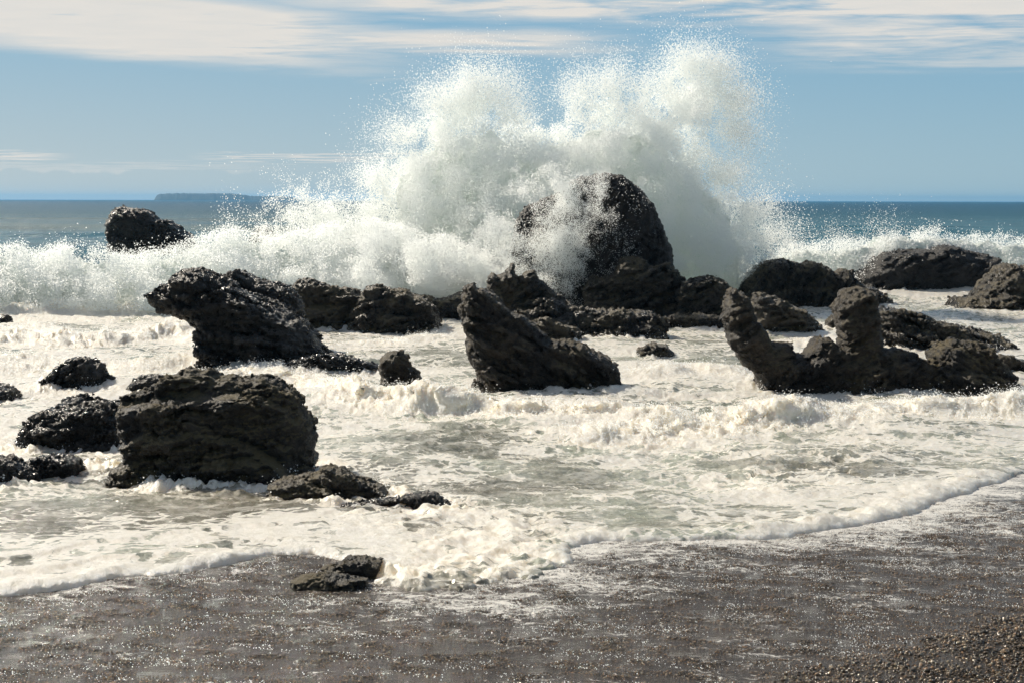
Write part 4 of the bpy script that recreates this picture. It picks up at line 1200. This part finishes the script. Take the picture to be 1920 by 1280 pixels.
def pebble_bank():
    r = np.random.default_rng(6)
    n = 150000
    x = r.uniform(0.2, 7.5, n); y = r.uniform(5.0, 10.5, n)
    k = (dry_zone(x, y) > r.uniform(0.1, 0.8, n)) & (x < y * 0.45 + 2.4)
    x, y = x[k], y[k]; n = len(x)
    rad = 0.0042 + 0.0105 * r.uniform(0, 1, n) ** 3.0
    z = beach_z(y) + 0.035 * dry_zone(x, y) + r.uniform(-0.004, 0.012, n) + 0.012 * fbm(x, y, None, 0.25, 3, seed=8)
    sc = np.stack([rad, rad * r.uniform(0.7, 1.0, n), rad * r.uniform(0.5, 0.85, n)], 1)
    rot = np.stack([r.normal(0, 0.35, n), r.normal(0, 0.35, n), r.uniform(0, 6.28, n)], 1)
    me = mesh_np('pebble_bank', np.stack([x, y, z], 1), np.zeros((0, 4), int),
                 {'tint': ('FLOAT', r.uniform(0, 1, n)), 'sc': ('FLOAT_VECTOR', sc), 'rot': ('FLOAT_VECTOR', rot)})
    o = link('pebbles', me, M_PEB, kind='stuff')
    g = bpy.data.node_groups.new('pebble_instances', 'GeometryNodeTree')
    g.interface.new_socket('Geometry', in_out='INPUT', socket_type='NodeSocketGeometry')
    g.interface.new_socket('Geometry', in_out='OUTPUT', socket_type='NodeSocketGeometry')
    N = g.nodes.new; Lk = g.links.new
    a = N('NodeGroupInput'); b = N('NodeGroupOutput')
    jo = N('GeometryNodeJoinGeometry')
    for s in range(4):
        ic = N('GeometryNodeMeshIcoSphere'); ic.inputs['Subdivisions'].default_value = 2; ic.inputs['Radius'].default_value = 1.0
        no = N('ShaderNodeTexNoise'); no.noise_dimensions = '4D'; no.inputs['W'].default_value = s * 3.1; no.inputs['Scale'].default_value = 0.9
        no.inputs['Detail'].default_value = 1.0
        vs = N('ShaderNodeVectorMath'); vs.operation = 'SUBTRACT'; vs.inputs[1].default_value = (0.5, 0.5, 0.5)
        vm = N('ShaderNodeVectorMath'); vm.operation = 'SCALE'; vm.inputs['Scale'].default_value = 1.1
        Lk(no.outputs['Color'], vs.inputs[0]); Lk(vs.outputs[0], vm.inputs[0])
        sp = N('GeometryNodeSetPosition'); Lk(ic.outputs[0], sp.inputs[0]); Lk(vm.outputs[0], sp.inputs['Offset'])
        ssm = N('GeometryNodeSetShadeSmooth'); Lk(sp.outputs[0], ssm.inputs[0])
        gi = N('GeometryNodeGeometryToInstance'); Lk(ssm.outputs[0], gi.inputs[0]); Lk(gi.outputs[0], jo.inputs[0])
    mp = N('GeometryNodeMeshToPoints'); Lk(a.outputs[0], mp.inputs[0])
    iop = N('GeometryNodeInstanceOnPoints'); Lk(mp.outputs[0], iop.inputs['Points']); Lk(jo.outputs[0], iop.inputs['Instance'])
    iop.inputs['Pick Instance'].default_value = True
    for nm, sock in (('sc', 'Scale'), ('rot', 'Rotation')):
        na = N('GeometryNodeInputNamedAttribute'); na.data_type = 'FLOAT_VECTOR'; na.inputs[0].default_value = nm
        Lk(na.outputs[0], iop.inputs[sock])
    sm = N('GeometryNodeSetMaterial'); sm.inputs['Material'].default_value = M_PEB
    Lk(iop.outputs[0], sm.inputs[0]); Lk(sm.outputs[0], b.inputs[0])
    md = o.modifiers.new('pebbles', 'NODES'); md.node_group = g
    return n


np_ = pebble_bank()

# ------------------------------------------------------------------ sea haze
HAZE = 0.95e-4
hv = [(-7000, -60, -2.8), (7000, -60, -2.8), (7000, 8600, -2.8), (-7000, 8600, -2.8), (-7000, -60, 30), (7000, -60, 30), (7000, 8600, 30), (-7000, 8600, 30)]
hq = [(0, 3, 2, 1), (4, 5, 6, 7), (0, 1, 5, 4), (1, 2, 6, 5), (2, 3, 7, 6), (3, 0, 4, 7)]
hm, ht, ho = new_mat('sea_haze')
pv = ht.n('ShaderNodeVolumePrincipled', ins={'Color': (0.14, 0.46, 0.80, 1), 'Density': HAZE, 'Anisotropy': 0.3})
ht.put(ho.inputs['Volume'], pv.outputs[0])
link('haze', mesh_np('haze', np.array(hv), np.array(hq), smooth=False), hm, kind='stuff')
print('rock tris', TRI[0], 'pebbles', np_)
